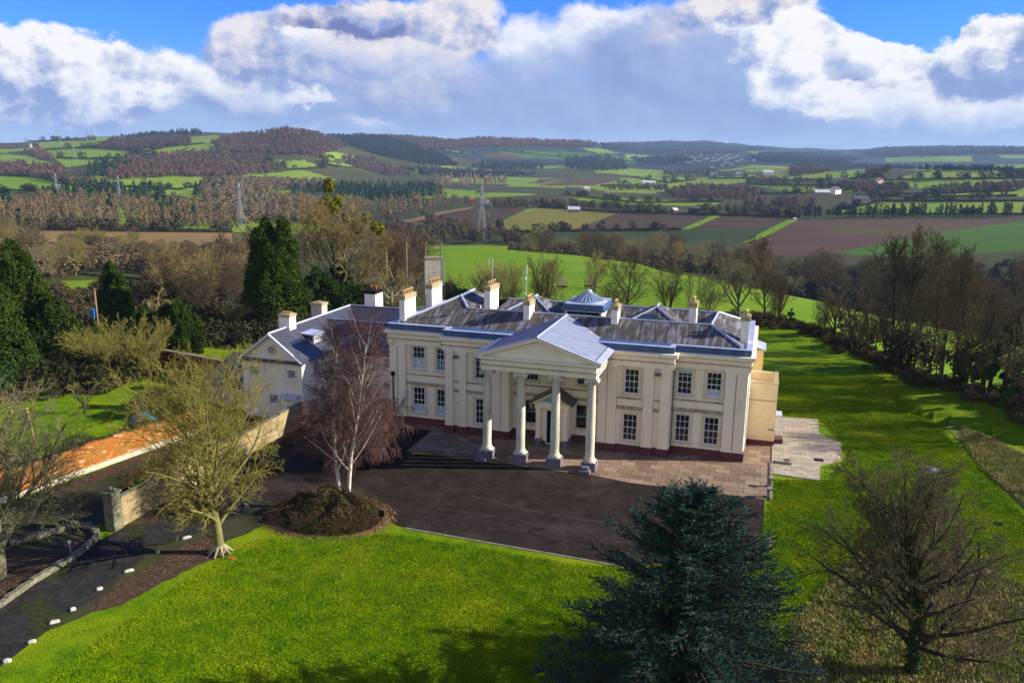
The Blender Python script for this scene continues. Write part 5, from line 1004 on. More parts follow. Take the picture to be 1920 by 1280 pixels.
# weeping tree behind the birches
L4=lv((1,.6,0,6,0),(24,1.0,1.15,8,.3,.5,.35),(12,.45,.7,5,.2,.5),(15,.72,.6,6,.1,.6))
for (a,b,sd,H_,lab) in [(706,872,31,7.2,'purple-brown weeping tree right of the birch stems, before the mansion corner'),(612,876,33,6.4,'purple-brown weeping tree left of the birch stems, before the wing door')]:
    sk=skeleton(sd,H_,L4,trop=(.05,.02,-.10,-.42),wob=(.05,.1,.12,.07),r0=.18,rmin=.013); p=onz(a,b)
    make_tree('weeping_tree',(p[0],p[1],0),sk,BARKD,TWP,lab,group='weeping trees behind the birches')
# oak at lower right
L6=lv((1,.86,0,11,0),(36,.74,1.1,9,.13,.5,.45),(12,.42,.75,5,.2,.5),(9,.40,.7,4,.15,.6),(6,.5,.65,2,.2,.7)); L6[1]['prof']=lambda t:1.0-.38*t
sk6=skeleton(47,9.9,L6,trop=(.04,.045,.04,.04,.03),wob=(.06,.12,.17,.2,.2),r0=.30,rmin=.0092)
p=onz(1712,1262); r=make_tree('oak_tree',(p[0],p[1],0),sk6,BARKD,TWD,'spreading dark bare oak with ivy up its trunk at the lower right'); r.scale=(1.14,1.14,1.0); ivy_on(r,sk6,3800,.05,3,8.0,.12)
# blue cedar
def cedar(loc,H,W_,seed,label):
    rg=random.Random(seed); nr=np.random.default_rng(seed); r=thing('blue_cedar',(0,0,0),label,'conifer'); OFF[r.name]=np.zeros(3)
    S=[(0,0,i*H/14,rg.gauss(0,.02),0,(i+1)*H/14,.34*(1-i/14.6),.34*(1-(i+1)/14.6)) for i in range(14)]; tw=[]; A_=[];B_=[]
    nb=230
    for i in range(nb):
        t=.04+.95*(i/nb)**.92; z=H*t; L_=W_/2*((1-t)**.72)*(.72+.45*rg.random())+.25; az=i*2.4+rg.gauss(0,.3); el=.12+.75*t+rg.gauss(0,.06); d=[math.cos(az)*math.cos(el),math.sin(az)*math.cos(el),math.sin(el)]; q=[0,0,z]; n=max(4,int(L_/.42)); sl_=L_/n; rr=.028+.02*L_*(1-t)
        for j in range(n):
            f=(j+1)/n; d=[d[0]+rg.gauss(0,.07),d[1]+rg.gauss(0,.07),d[2]-.045+(.09 if f>.75 else 0)]; l_=math.sqrt(sum(v*v for v in d)); d=[v/l_ for v in d]; e=[q[k_]+d[k_]*sl_ for k_ in range(3)]; S.append((*q,*e,rr*(1-j/n*.8),rr*(1-(j+1)/n*.8)))
            for s in (-1,1):
                for rep in range(2):
                    h=(-d[1]*s,d[0]*s,0); ml=(1.15-.5*f)*min(1,L_/2.0)*(.6+.6*rg.random()); c=[d[0]*.75+h[0]*.8+rg.gauss(0,.15),d[1]*.75+h[1]*.8+rg.gauss(0,.15),d[2]*.4+rg.gauss(.06,.12)]; l_=math.sqrt(sum(v*v for v in c)); c=[v/l_ for v in c]
                    st=[q[k_]+(e[k_]-q[k_])*rg.random() for k_ in range(3)]; en=[st[k_]+c[k_]*ml for k_ in range(3)]; tw.append((*st,*en,.012,.005)); A_.append(st);B_.append(en)
            q=e
        A_.append([q[k_]-d[k_]*.3 for k_ in range(3)]);B_.append([q[k_]+d[k_]*.35 for k_ in range(3)])
    A_=np.array(A_);B_=np.array(B_); ns=27; n=len(A_)
    k_=np.repeat(np.arange(n),ns); t=nr.random((n*ns,1)); P_=A_[k_]*(1-t)+B_[k_]*t; d=B_[k_]-A_[k_]; d/=np.maximum(np.linalg.norm(d,axis=1,keepdims=True),1e-6)
    o=nr.normal(size=P_.shape); o[:,2]=np.abs(o[:,2])*.8; o-=d*(o*d).sum(1,keepdims=True)*.5; o/=np.linalg.norm(o,axis=1,keepdims=True); e=P_+ (o*.8+d*.7)*(.07+.07*nr.random((len(P_),1)))
    w=np.cross(e-P_,nr.normal(size=P_.shape)); w/=np.maximum(np.linalg.norm(w,axis=1,keepdims=True),1e-6); w*=.016
    V=np.stack([P_-w,P_+w,e+w*.6,e-w*.6],1).reshape(-1,3)
    v,f=tube_mesh(S,6); mesh_np('trunk',v,f,BARKD,r,True); v,f=tube_mesh(tw,3); mesh_np('branchlets',v,f,BARKD,r); mesh_np('needles',V,np.arange(len(V)).reshape(-1,4),CED,r)
    r.location=loc; return r
p=onz(1275,1345); cedar((p[0],p[1],0),11.3,15.8,7,'large blue-green cedar in the foreground, hiding part of the tarmac')
# ---------------------------------------------------------------- trees around the grounds
def bd(px_,dist,py_=400):
    d=ray(px_,py_); h=math.hypot(d[0],d[1]); x,y=CAM[0]+d[0]/h*dist,CAM[1]+d[1]/h*dist
    return np.array([x,y,float(ground_z(x,y))])
PR={}
def remat(src,bark,twig,name):
    c=src.copy(); COL.objects.link(c); OFF[c.name]=np.zeros(3)
    for ch in list(src.children):
        d=ch.copy(); d.data=ch.data.copy(); d.data.materials[0]=bark if 'trunk' in ch.name else twig; COL.objects.link(d); d.parent=c
    return c
def proto(key,H,levels,**kw):
    PR[key]=(skeleton(levels=levels,H=H,**kw),H)
PB=lambda n:lambda t:(math.sin(min(1,(t-.05)*1.02)*math.pi)**.6)*.95+.12
La=lv((1,.85,0,8,0),(18,.55,1.0,6,.22,.5,.4),(9,.42,.75,4,.2,.5),(7,.45,.7,3,.15,.6),(4,.5,.65,2,.2,.7)); La[1]['prof']=PB(0)
Lb=lv((1,.35,0,4,0),(9,1.5,.7,8,.35,.62,.35),(9,.42,.65,5,.2,.5),(7,.45,.7,3,.15,.6),(4,.5,.65,2,.2,.7))
Lc=lv((1,.97,0,10,0),(26,.36,.85,5,.15,.42,.4),(8,.45,.65,4,.2,.5),(6,.5,.6,3,.15,.6),(4,.5,.6,2,.2,.7)); Lc[1]['prof']=PB(0)
Ld=lv((1,.9,0,7,0),(13,.45,.6,6,.15,.5,.4),(8,.45,.6,4,.15,.5),(5,.5,.6,3,.2,.6))
proto('round',14,La,seed=101,r0=.30,rmin=.022,trop=(.04,.05,.04,.03,.02)); proto('vase',14,Lb,seed=102,r0=.34,rmin=.022,trop=(.03,.05,.04,.03,.02),wob=(.05,.11,.15,.2,.2))
proto('tall',18,Lc,seed=103,r0=.26,rmin=.022,trop=(.03,.10,.07,.05,.04)); proto('multi',12,Ld,seed=104,stems=5,stemspread=.28,r0=.15,rmin=.02,trop=(.05,.08,.05,.04))
proto('round2',13,La,seed=105,r0=.30,rmin=.024,trop=(.03,.03,.03,.02,.02),wob=(.06,.16,.2,.22,.2)); proto('tall2',18,Lc,seed=107,r0=.24,rmin=.022,trop=(.03,.12,.08,.05,.04))
COLR={'A':(BARKA,TWA),'B':(BARKD,TWB),'O':(BARKA,TWO),'D':(BARKD,TWD),'P':(BARKP,TWO),'G':(BARKG,TWG),'R':(BARKD,mat('reddish_twigs',(.125,.078,.05),(.09,.06,.04),.8,.95,4))}
MADE={}
rt_=random.Random(77)
def tree(key,c,loc,H,label,group=None,wid=1.,rot=None,name='bare_tree'):
    sk_,h0=PR[key]; s=H/h0; rot=rt_.random()*6.28 if rot is None else rot
    if (key,c) not in MADE:
        if not any(k_[0]==key for k_ in MADE): r=make_tree(name,loc,sk_,COLR[c][0],COLR[c][1],label,'tree',group)
        else:
            src=next(v for k_,v in MADE.items() if k_[0]==key); r=remat(src,COLR[c][0],COLR[c][1],name); r['label']=label
            if group: r['group']=group
            elif 'group' in r: del r['group']
        r.location=loc; r.rotation_euler=(0,0,rot); r.scale=(s*wid,s*wid,s); MADE[(key,c)]=r; return r
    return copy_tree(MADE[(key,c)],loc,rot,(s*wid,s*wid,s),label,group)
def seen(px_,pyb,pyt,z0=True):
    p=onz(px_,pyb) if z0 else G(px_,pyb); return (p[0],p[1],p[2] if not z0 else float(ground_z(p[0],p[1]))),(pyb-pyt)*depth_of(p)/FPX/.97
ROWB=[ # the row between the mansion and the green field
 (930,592,455,'vase','O',1.15,'wide spreading bare tree behind the tall chimneys, left end of the row behind the mansion'),(905,590,520,'multi','O',1.2,'tangled low tree just left of the wide spreading tree behind the mansion'),(955,592,505,'multi','O',1.1,'bushy brown tree beside the roof mast behind the mansion'),(1018,592,490,'multi','B',1.,'slim brown many-stemmed tree between mast and dome'),(1045,592,498,'tall','O',.8,'thin brown tree with pale stem left of the field feeders'),
 (1110,595,482,'tall','O',.9,'slender bare tree rising directly above the glass cone'),(1175,600,492,'round','D',1.15,'dark rounded bare tree right of the glass cone'),(1150,596,540,'multi','D',1.2,'low dark bush-like tree at the foot of the rounded tree by the cone'),
 (1252,590,503,'multi','D',1.15,'many-stemmed dark tree between the cone and the right chimneys'),(1290,592,525,'tall2','A',.7,'thin pale sapling left of the back chimney'),(1328,598,522,'multi','A',1.1,'open bare tree just right of the back chimney'),
 (1385,604,440,'vase','A',1.05,'tallest bare tree of the row, behind the right end of the roof'),(1435,608,465,'tall','B',1.,'bare tree with twiggy top right of the tallest row tree'),(1462,610,478,'vase','D',.8,'narrow forked bare tree at the right end of the row'),(1455,612,540,'multi','B',.8,'scrubby sapling at the foot of the forked tree'),(845,588,520,'multi','R',1.2,'russet bush beside the brick tower'),(880,590,548,'multi','R',1.2,'low russet thicket between tower and chimneys')]
for a,b,c,k_,co,w,l in ROWB:
    p,H=seen(a,b,c); tree(k_,co,p,H,l,wid=w)
BELT=[(1565,642,480,'vase','D',1.05,'first tree of the right shelterbelt, arching dark crown'),(1540,632,560,'multi','D',1.2,'low scrubby tree left of the first shelterbelt tree'),(1668,690,440,'tall','D',.9,'left stem of the tallest clump in the right shelterbelt'),(1690,698,430,'tall2','R',.95,'middle stem of the tallest clump, reddish tipped, in the right shelterbelt'),(1712,704,436,'tall','R',.9,'right stem of the tallest clump in the right shelterbelt'),
 (1655,684,500,'vase','D',.9,'dark leaning tree on the left side of the tallest shelterbelt clump'),(1738,716,520,'tall2','D',.8,'dark upright tree just right of the tallest shelterbelt clump'),(1760,724,545,'tall','D',.85,'ivy-clad straight tree in the middle of the right shelterbelt'),(1785,736,500,'tall2','B',.9,'greyish tall tree in the middle of the right shelterbelt'),(1806,738,470,'tall','D',.85,'pale-trunked tall tree right of middle in the shelterbelt'),
 (1812,770,560,'tall','D',.8,'thin front tree standing at the lawn edge of the shelterbelt'),(1850,760,520,'vase','D',1.,'wide dark tree near the right end of the shelterbelt'),(1893,770,530,'tall2','D',1.,'tall twiggy tree above the ivy mass at the right edge'),(1925,800,560,'vase','D',1.1,'tree cut by the right edge of the photo'),(1600,665,560,'multi','D',1.1,'thicket between first tree and tallest clump of the shelterbelt'),(1625,672,545,'tall','D',.8,'slim tree left of the tallest shelterbelt clump'),(1945,830,600,'round','D',1.1,'lower tree at the right edge beneath the ivy trees')]
for a,b,c,k_,co,w,l in BELT:
    p,H=seen(a,b,c); H*=.86; w*=.9; co='D' if co=='R' and w<.93 else co; r=tree(k_,co,p,H,l,wid=w)
for a,b,h,w,l in [(1877,768,8.5,4.6,'great ivy-covered trunk near the right end of the shelterbelt'),(1762,722,6.5,1.6,'ivy column on a straight trunk mid shelterbelt'),(1795,742,5.5,1.5,'slim ivy column right of the mid shelterbelt trunk'),(1840,748,5,2.6,'ivy thicket left of the great ivy-covered trunk'),(1481,611,3.2,1.3,'short ivy-clad pollard stump at the lawn corner behind the mansion'),(1905,800,4.,4.,'glossy ivy mass low at the right edge')]:
    p=onz(a,b); leafy('ivy_tree',(p[0],p[1],float(ground_z(p[0],p[1]))),h,w,l,IVY,n=int(1500+w*900),s=.13,shape='col',seed=int(a),group=None,n_l=16,cat='ivy-clad tree')
# evergreens
for nm_,a,b,c,w,l,sh_,n_,s_q,pk,mt_,sd in [
 ('cypress',520,622,408,12.5,'big dark twin-topped cypress behind the left wing','cone',26000,.20,[(-.22,0,1.,.72),(.22,.1,.98,.7),(0,-.1,.8,.95)],EVG,1),
 ('cypress',222,612,478,7.6,'pointed twin-topped dark cypress left of the gnarled oak','cone',12000,.20,[(-.18,0,1.,.75),(.2,0,.9,.75)],EVG,2),
 ('fir_tree',50,680,455,12.5,'tallest dark evergreen at the far left edge','cone',26000,.2,[(0,0,1.,.9),(-.5,0,.8,.8),(.4,.1,.62,.8)],EVG,3),('fir_tree',-15,725,500,12,'dark evergreen cut by the left edge of the photo','cone',20000,.2,[(0,0,1.,.9),(.35,0,.8,.7)],EVG,4),
 ('fir_tree',110,690,560,9,'lower dark evergreen right of the tallest one at far left','cone',9000,.2,None,YEW,5),
 ('yew_tree',330,660,566,8.0,'broad clipped-looking dark yew behind the yellow-green bush tree','col',16000,.16,[(-.25,0,.92,.8),(.25,0,1.,.8)],YEW,6),('yew_tree',280,655,578,6.0,'lower dark yew left of the broad one','col',8000,.16,None,YEW,7),
 ('holly_tree',640,600,475,7.5,'dark ivy column in the middle of the mistletoe tree','col',13000,.2,[(0,0,1.,.75),(.25,.1,.7,.7)],YEW,8),('yew_tree',675,612,545,8,'dark evergreen mass beneath the oak behind the wing','ball',12000,.2,None,YEW,9),('yew_tree',600,612,510,9,'dark evergreen between cypress and mistletoe tree','col',12000,.2,None,YEW,10),
 ('laurel_bush',868,590,548,5.5,'dark green bush right of the brick tower','ball',5000,.2,None,IVY,11),('laurel_bush',838,588,530,4,'dark green shrub touching the right side of the brick tower','ball',4000,.2,None,IVY,12),('holly_bush',-10,745,690,5.5,'bright green bush at the left edge by the timber fence','ball',5000,.16,None,IVY,13),('laurel_bush',245,690,650,4,'small green bush at the foot of the yellow-green bush tree','ball',3500,.14,None,IVY,14)]:
    p,H=seen(a,b,c); leafy(nm_,p,H,w,l,mt_,n=n_,s=s_q,shape=sh_,seed=sd,peaks=pk)
# mistletoe tree
Lm=lv((1,.5,0,6,0),(14,1.0,.8,9,.25,.6,.35),(14,.42,.6,5,.25,.5),(8,.45,.65,4,.15,.6),(5,.5,.6,2,.2,.7))
skm=skeleton(61,26,Lm,trop=(.03,.07,.04,.03,.02),wob=(.04,.09,.14,.18,.2),r0=.55,rmin=.022)
p,H=seen(640,602,345); rm=make_tree('mistletoe_tree',p,skm,BARKA,TWO,'tallest bare tree behind the wing, hung with mistletoe balls'); 
for i,(a,b,w) in enumerate([(617,349,1.25),(612,384,1.6),(634,378,1.2),(625,392,1.3),(648,408,.8),(612,425,1.2),(668,425,1.3),(684,410,.8),(660,440,1.),(703,425,1.0),(712,430,1.0),(592,455,.9)]):
    d=ray(a,b); t=(depth_of(p)-1+ (i%3)*1.2)/(d@FW); q=CAM+d*t; rg=np.random.default_rng(i); n=700; v=rg.normal(size=(n,3)); v/=np.linalg.norm(v,axis=1,keepdims=True); P_=q+v*w*(.55+.45*rg.random((n,1)))*np.array([.8,.8,1.1 if i==0 else 1])-np.array(p)
    V,F=rand_quads(P_,.13,rg,out=v); mesh_np('mistletoe_ball',V,F,MST,rm)
# gnarled oaks and others
Lo=lv((1,.35,0,4,0),(10,1.25,.95,9,.35,.62,.3),(9,.45,.8,6,.2,.5),(8,.42,.75,4,.15,.6),(4,.5,.7,2,.2,.7))
for sd,a,b,c,w,co,l in [(71,735,600,425,1.,'P','sprawling lichened oak behind the two tall left chimneys'),(72,322,640,488,1.,'P','gnarled pale-limbed oak beyond the dark yew'),(73,690,596,500,.9,'A','smaller crooked oak left of the sprawling oak')]:
    p,H=seen(a,b,c); sk=skeleton(sd,H,Lo,trop=(.03,.02,.02,.02,.02),wob=(.06,.2,.26,.28,.25),r0=.42,rmin=.02); make_tree('gnarled_oak',p,sk,BARKP if co=='P' else BARKA,TWO if co=='P' else TWA,l)
Lr=lv((1,.8,0,9,0),(14,.55,.55,7,.1,.5,.3),(9,.42,.6,4,.15,.5),(6,.45,.6,3,.15,.6))
p,H=seen(236,702,572); sk=skeleton(81,H*.92,Lr,trop=(.0,.02,.04,.03),wob=(.05,.09,.14,.18),stems=11,stemspread=.85,r0=.13,rmin=.018); make_tree('bush_tree',p,sk,BARKG,TWG,'wide round yellow-green many-stemmed tree beyond the garden lawn')
p,H=seen(462,626,520); sk=skeleton(82,H,Lb,trop=(.03,.06,.04,.02),wob=(.06,.12,.16,.2),r0=.16,rmin=.02); sk[-1]=[]; sk[3]=sk[3][::2]; r=make_tree('dead_birch',p,sk,BARKB,BARKP,'pale leafless birch standing on the lawn beside the big cypress')
p,H=seen(446,628,575); leafy('ivy_stump',p,H,2.0,'ivy-wrapped stump left of the pale leafless birch',IVY,n=2600,s=.12,shape='col',seed=21,n_l=14,cat='ivy-clad tree'); tree('multi','G',seen(440,630,575)[0],4.5,'low scrub at the foot of the pale leafless birch',wid=1.3)
Lg=lv((1,.4,0,4,0),(8,1.0,.8,6,.35,.6,.3),(7,.45,.7,4,.2,.5),(5,.5,.6,3,.15,.6))
for sd,a,b,c,co,l in [(91,137,740,700,'G','small mossy fruit tree on the garden lawn, left of its taller neighbour'),(92,160,776,688,'D','dark-trunked fruit tree on the garden lawn'),(93,22,775,715,'P','pale fruit tree left of the tan wooden post'),(94,425,700,645,'P','thin bare shrub behind the dark red wall')]:
    p,H=seen(a,b,c); sk=skeleton(sd,H,Lg,trop=(.03,.03,.02,.0),wob=(.06,.15,.2,.22),r0=.13,rmin=.014); make_tree('fruit_tree',p,sk,COLR[co][0],COLR[co][1],l)
p,H=seen(285,782,682); sk=skeleton(95,H,Lo,trop=(.02,-.01,-.02,-.02,.0),wob=(.06,.16,.2,.22,.2),r0=.2,rmin=.013); make_tree('garden_tree',p,sk,BARKA,TWA,'tangled grey-green garden tree between the lawn and the foreground tree')
# thickets: stuff nobody could count
BL_={}
def blobp(kind,seed,nq):
    rg=np.random.default_rng(seed)
    if kind=='dec':
        d=rg.normal(size=(nq,3)); d/=np.linalg.norm(d,axis=1,keepdims=True); c=d*(.78+.3*rg.random((nq,1)))*np.array([.36,.36,.40])+np.array([0,0,.58]); V,F=rand_quads(c,.112*math.sqrt(70/nq),rg,.45,out=d*1.9)
    elif kind=='con':
        t=rg.random(nq)**1.3; a=rg.random(nq)*6.283; rr=(1-t)**.85*.24*(.8+.3*rg.random(nq)); c=np.stack([np.cos(a)*rr,np.sin(a)*rr,.04+.96*t],1); d=np.stack([np.cos(a),np.sin(a),np.full(nq,.5)],1); V,F=rand_quads(c,.07*math.sqrt(70/nq),rg,out=d*1.6)
    elif kind=='pop':
        t=rg.random(nq); a=rg.random(nq)*6.283; rr=.11*np.sin(np.pi*np.clip(t*.9+.1,0,1))**.5*(.6+.5*rg.random(nq)); c=np.stack([np.cos(a)*rr,np.sin(a)*rr,.25+.75*t],1); d=np.stack([np.cos(a),np.sin(a),np.full(nq,.2)],1); V,F=rand_quads(c,.055*math.sqrt(70/nq),rg,.45,out=d*1.2)
    else:
        d=rg.normal(size=(nq,3)); d/=np.linalg.norm(d,axis=1,keepdims=True); d[:,2]=np.abs(d[:,2]); c=d*(.75+.35*rg.random((nq,1)))*np.array([.62,.62,.85]); V,F=rand_quads(c,.20*math.sqrt(70/nq),rg,.4,out=d*1.0)
    if kind in('dec','pop'):
        w=.018; tv=np.array([[-w,0,-.1],[w,0,-.1],[w*.7,0,.6],[-w*.7,0,.6],[0,-w,-.1],[0,w,-.1],[0,w*.7,.6],[0,-w*.7,.6]]); n=len(V); V=np.concatenate([V,tv]); F=np.concatenate([F,np.array([[n,n+1,n+2,n+3],[n+4,n+5,n+6,n+7]])])
    return V,F
def scatter(name,pos,Hs,kind,mt,label,nq=60,seed=0,cat='woodland',wid=1.):
    rg=np.random.default_rng(seed); ps=[blobp(kind,seed*10+i,nq) for i in range(7)]; VS=[];FS=[];n=0
    w_=rg.integers(7,size=len(pos)); a=rg.random(len(pos))*6.283; Hs=np.asarray(Hs)
    for i in range(7):
        s=np.where(w_==i)[0]
        if len(s)==0: continue
        V,F=ps[i]; ca,sa=np.cos(a[s])[:,None],np.sin(a[s])[:,None]; h=Hs[s][:,None]; ww=h*wid*(.85+.3*rg.random((len(s),1)))
        X=(V[None,:,0]*ca-V[None,:,1]*sa)*ww+pos[s,0:1]; Y=(V[None,:,0]*sa+V[None,:,1]*ca)*ww+pos[s,1:2]; Z_=V[None,:,2]*h+pos[s,2:3]
        VS.append(np.stack([X,Y,Z_],-1).reshape(-1,3)); FS.append((F[None]+(np.arange(len(s))*len(V))[:,None,None]).reshape(-1,4)+n); n+=len(s)*len(V)
    if not VS: return None
    o=mesh_np(name,np.concatenate(VS),np.concatenate(FS),mt); return tag(o,label,cat,kind='stuff')
def parea(p): return abs(sum(a*d-c*b for (a,b),(c,d) in zip(p,p[1:]+p[:1])))/2
def sample(poly,n,rg):
    xs=[a for a,b in poly];ys=[b for a,b in poly]; out=np.empty((0,2))
    while len(out)<n:
        q=np.stack([rg.uniform(min(xs),max(xs),n*3),rg.uniform(min(ys),max(ys),n*3)],1); out=np.concatenate([out,q[inpoly(q[:,0],q[:,1],poly)]])
    return out[:n]
def forest(name,polys,kind,mt,h,label,dens=1.,nq=60,seed=1,wid=1.,cap=2600):
    rg=np.random.default_rng(seed); PS=[];HS=[]
    for poly in polys:
        s=sample(poly,60,rg); _,d,_2=hits(s[:,0],s[:,1]); dm=np.median(d); hp=h*FPX/dm; n=int(min(cap,max(6,dens*parea(poly)/(hp*.75*wid*hp*.20)))); s=sample(poly,n,rg); P_,d,bad=hits(s[:,0],s[:,1]); ok=(~bad)&(d>dm*.5)&(d<dm*2.2)
        PS.append(P_[ok]-np.array([0,0,.3])); HS.append(h*(.7+.5*rg.random(ok.sum())))
    return scatter(name,np.concatenate(PS),np.concatenate(HS),kind,mt,label,nq,seed,wid=wid)
WP=mat('purple_wood',(.125,.070,.055),(.080,.052,.040),.03,.95,3,(.17,.115,.07),.012,.6); WT=mat('tan_wood',(.17,.125,.065),(.11,.085,.05),.03,.95,3,(.22,.17,.10),.05,.5); WB_=mat('brown_wood',(.085,.065,.035),(.055,.045,.025),.04,.95,3,(.12,.10,.045),.08,.6); WC=mat('conifer_wood',(.014,.035,.014),(.022,.05,.018),.05,.9,3); WDK=mat('dark_wood',(.030,.028,.032),(.02,.022,.028),.03,.95,3); WR=mat('russet_wood',(.20,.085,.05),(.12,.06,.045),.02,.95,3,(.05,.04,.04),.01,.5); WPL=mat('pale_poplar_wood',(.26,.20,.15),(.2,.15,.11),.05,.95,3)
SHB=mat('scrub',(.075,.055,.03),(.05,.045,.02),.4,.95,4,(.04,.06,.012),.15,.7); HDG=mat('hedge_twigs',(.045,.04,.025),(.03,.032,.018),.1,.95,4)
forest('domed_hill_wood',[[(395,270),(450,252),(540,243),(600,251),(650,270),(650,276),(612,292),(560,290),(480,292),(420,285)]],'dec',WP,13,'purple-brown winter wood covering the domed hill on the left skyline',1.5,80,2)
forest('lower_hill_wood',[[(240,300),(330,290),(420,285),(480,297),(545,322),(450,332),(380,332),(260,336),(200,338),(215,315)]],'dec',WP,13,'purple-brown wood on the lower slopes beneath the domed hill',1.4,80,3)
forest('upper_left_wood',[[(180,280),(205,265),(350,258),(362,267),(300,281)]],'dec',mat('plum_wood',(.09,.045,.045),(.06,.04,.04),.03,.95,3),13,'plum-coloured wood below the dark skyline conifers at left',1.5,70,4)
forest('skyline_conifers',[[(205,262),(300,251),(375,246),(378,253),(330,257)]],'con',WC,15,'dark conifer strip along the left skyline',1.6,30,5); forest('hillside_conifers',[[(163,322),(180,308),(230,304),(250,316),(238,322),(200,332),(165,334)],[(268,300),(282,300),(280,304),(268,303)]],'con',WC,16,'dark conifer block on the left lower slope',1.4,40,6)
forest('dark_ridge_wood',[[(600,252),(700,254),(765,268),(830,292),(860,312),(790,310),(700,290),(652,274)]],'dec',WDK,14,'shaded dark wood on the ridge right of the domed hill',1.6,60,7); forest('plateau_wood',[[(860,264),(900,259),(1060,259),(1120,268),(1112,277),(1000,274),(860,277)]],'dec',WR,14,'russet and dark wood capping the flat-topped central hill',1.5,26,8)  # colour carries the light: dark ridge for cloud shadow, bright russet for lit plateau
forest('skyline_wood',[[(680,256),(770,256),(850,264),(860,278),(800,284),(760,268),(700,256)],[(640,296),(700,300),(780,330),(730,332),(650,310)],[(545,288),(600,294),(640,300),(600,298)]],'dec',WP,13,'mixed purple woods between the ridge and the flat-topped hill',1.1,28,9)
forest('central_slope_wood',[[(1060,300),(1120,296),(1170,305),(1180,318),(1120,322),(1060,316)],[(905,305),(1010,308),(1020,318),(930,320),(880,312)],[(780,318),(900,322),(1010,330),(900,336),(800,330)]],'dec',WDK,13,'shaded woods in the central valley side',1.2,26,10)  # dark wood colour stands in for cloud shadow on these slopes
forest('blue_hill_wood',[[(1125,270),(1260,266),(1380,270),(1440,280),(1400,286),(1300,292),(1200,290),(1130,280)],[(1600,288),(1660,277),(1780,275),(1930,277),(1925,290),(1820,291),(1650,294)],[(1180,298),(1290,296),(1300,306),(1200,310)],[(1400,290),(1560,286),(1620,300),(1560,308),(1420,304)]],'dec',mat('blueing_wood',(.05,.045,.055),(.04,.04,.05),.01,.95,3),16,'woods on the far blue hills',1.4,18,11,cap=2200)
forest('mid_left_wood',[[(-60,400),(60,388),(120,380),(300,388),(420,402),(450,414),(450,433),(0,431),(-60,430)]],'pop',WT,17,'tall tan plantation wood across the left middle distance',3.8,170,12,1.2,cap=1500)
forest('mid_left_conifers',[[(283,392),(300,388),(345,402),(365,420),(365,434),(325,434),(300,415)],[(200,400),(215,398),(215,425),(200,425)],[(22,420),(44,420),(44,430),(22,430)],[(66,376),(125,378),(125,385),(66,384)],[(0,380),(24,378),(24,385),(0,386)]],'con',WC,18,'dark conifers standing in the tan plantation',1.5,50,13)
forest('conifer_plantation',[[(125,354),(315,356),(315,370),(125,370)],[(365,350),(420,345),(425,362),(365,366)]],'con',WC,15,'dark conifer plantation behind the left pylon',1.6,40,14)
forest('left_hedgewood',[[(-30,310),(40,308),(120,318),(125,328),(60,332),(-30,328)],[(95,334),(140,342),(225,352),(160,352),(110,344)],[(45,285),(75,282),(100,300),(85,304)]],'dec',WP,12,'purple-brown wooded strips between the far left pastures',1.1,30,15)
forest('conifer_block',[[(640,352),(760,350),(820,352),(826,366),(760,378),(690,380),(640,372)],[(548,356),(640,358),(640,372),(548,372)]],'con',WC,17,'large dark conifer wood behind the mistletoe tree',1.7,46,16)
forest('tan_valley_wood',[[(370,350),(450,340),(560,342),(640,345),(720,345),(640,356),(545,358),(450,372),(380,372)],[(380,372),(540,372),(640,378),(700,385),(640,420),(450,425),(400,400)]],'dec',WT,14,'tan winter woods spreading across the centre left valley',2.0,120,17,cap=2200)
forest('poplar_plantation',[[(700,388),(835,370),(838,384),(790,402),(720,412),(700,404)]],'pop',WT,19,'even-topped poplar plantation right of the mistletoe tree',2.6,80,18,1.3); forest('pale_poplars',[[(800,342),(945,344),(950,351),(830,354)]],'pop',WPL,26,'pale poplar belt in the centre distance',3.,50,19,1.2)
forest('valley_scrub',[[(690,415),(760,420),(830,432),(885,445),(900,458),(830,458),(760,475),(700,470)],[(780,400),(860,430),(915,440),(900,450),(820,440)],[(905,430),(975,455),(1000,462),(930,458),(880,458)]],'dec',WB_,10,'brown scrubby trees in the hollow beyond the brick tower',1.2,160,20)
forest('hedgerow_wood',[[(925,385),(1000,384),(1080,386),(1160,392),(1240,396),(1235,400),(1150,396),(1060,391),(930,391)],[(1300,398),(1400,396),(1500,402),(1560,404),(1500,408),(1340,404)]],'dec',WB_,12,'brown tree belt along the far side of the ploughed fields',1.6,140,21)
forest('right_valley_woods',[[(1245,358),(1300,350),(1400,354),(1430,364),(1400,376),(1260,374)],[(1240,322),(1330,318),(1350,328),(1250,330)],[(1480,318),(1530,310),(1600,308),(1602,316),(1530,326),(1480,332)],[(1560,350),(1660,350),(1720,352),(1700,358),(1600,362)],[(1750,356),(1925,346),(1925,358),(1760,362)],[(1395,380),(1530,384),(1530,392),(1400,390)],[(1130,352),(1250,352),(1250,358),(1130,358)],[(1400,336),(1470,338),(1480,345),(1400,345)],[(1620,318),(1660,316),(1650,330),(1630,332)]],'dec',WP,12,'grey-purple woods among the right hand pastures',1.3,90,22)
forest('skyline_ridge_trees',[[(1480,308),(1640,312),(1760,318),(1860,320),(1925,330),(1925,336),(1860,324),(1740,321),(1640,316),(1500,314)]],'dec',WDK,14,'dark trees strung along the near right ridge',1.2,46,23); forest('poplar_row',[[(1500,407),(1925,403),(1925,408),(1500,411)]],'pop',WDK,14,'dark row of closely spaced trees edging the brown field at right',4.5,60,24,1.1)
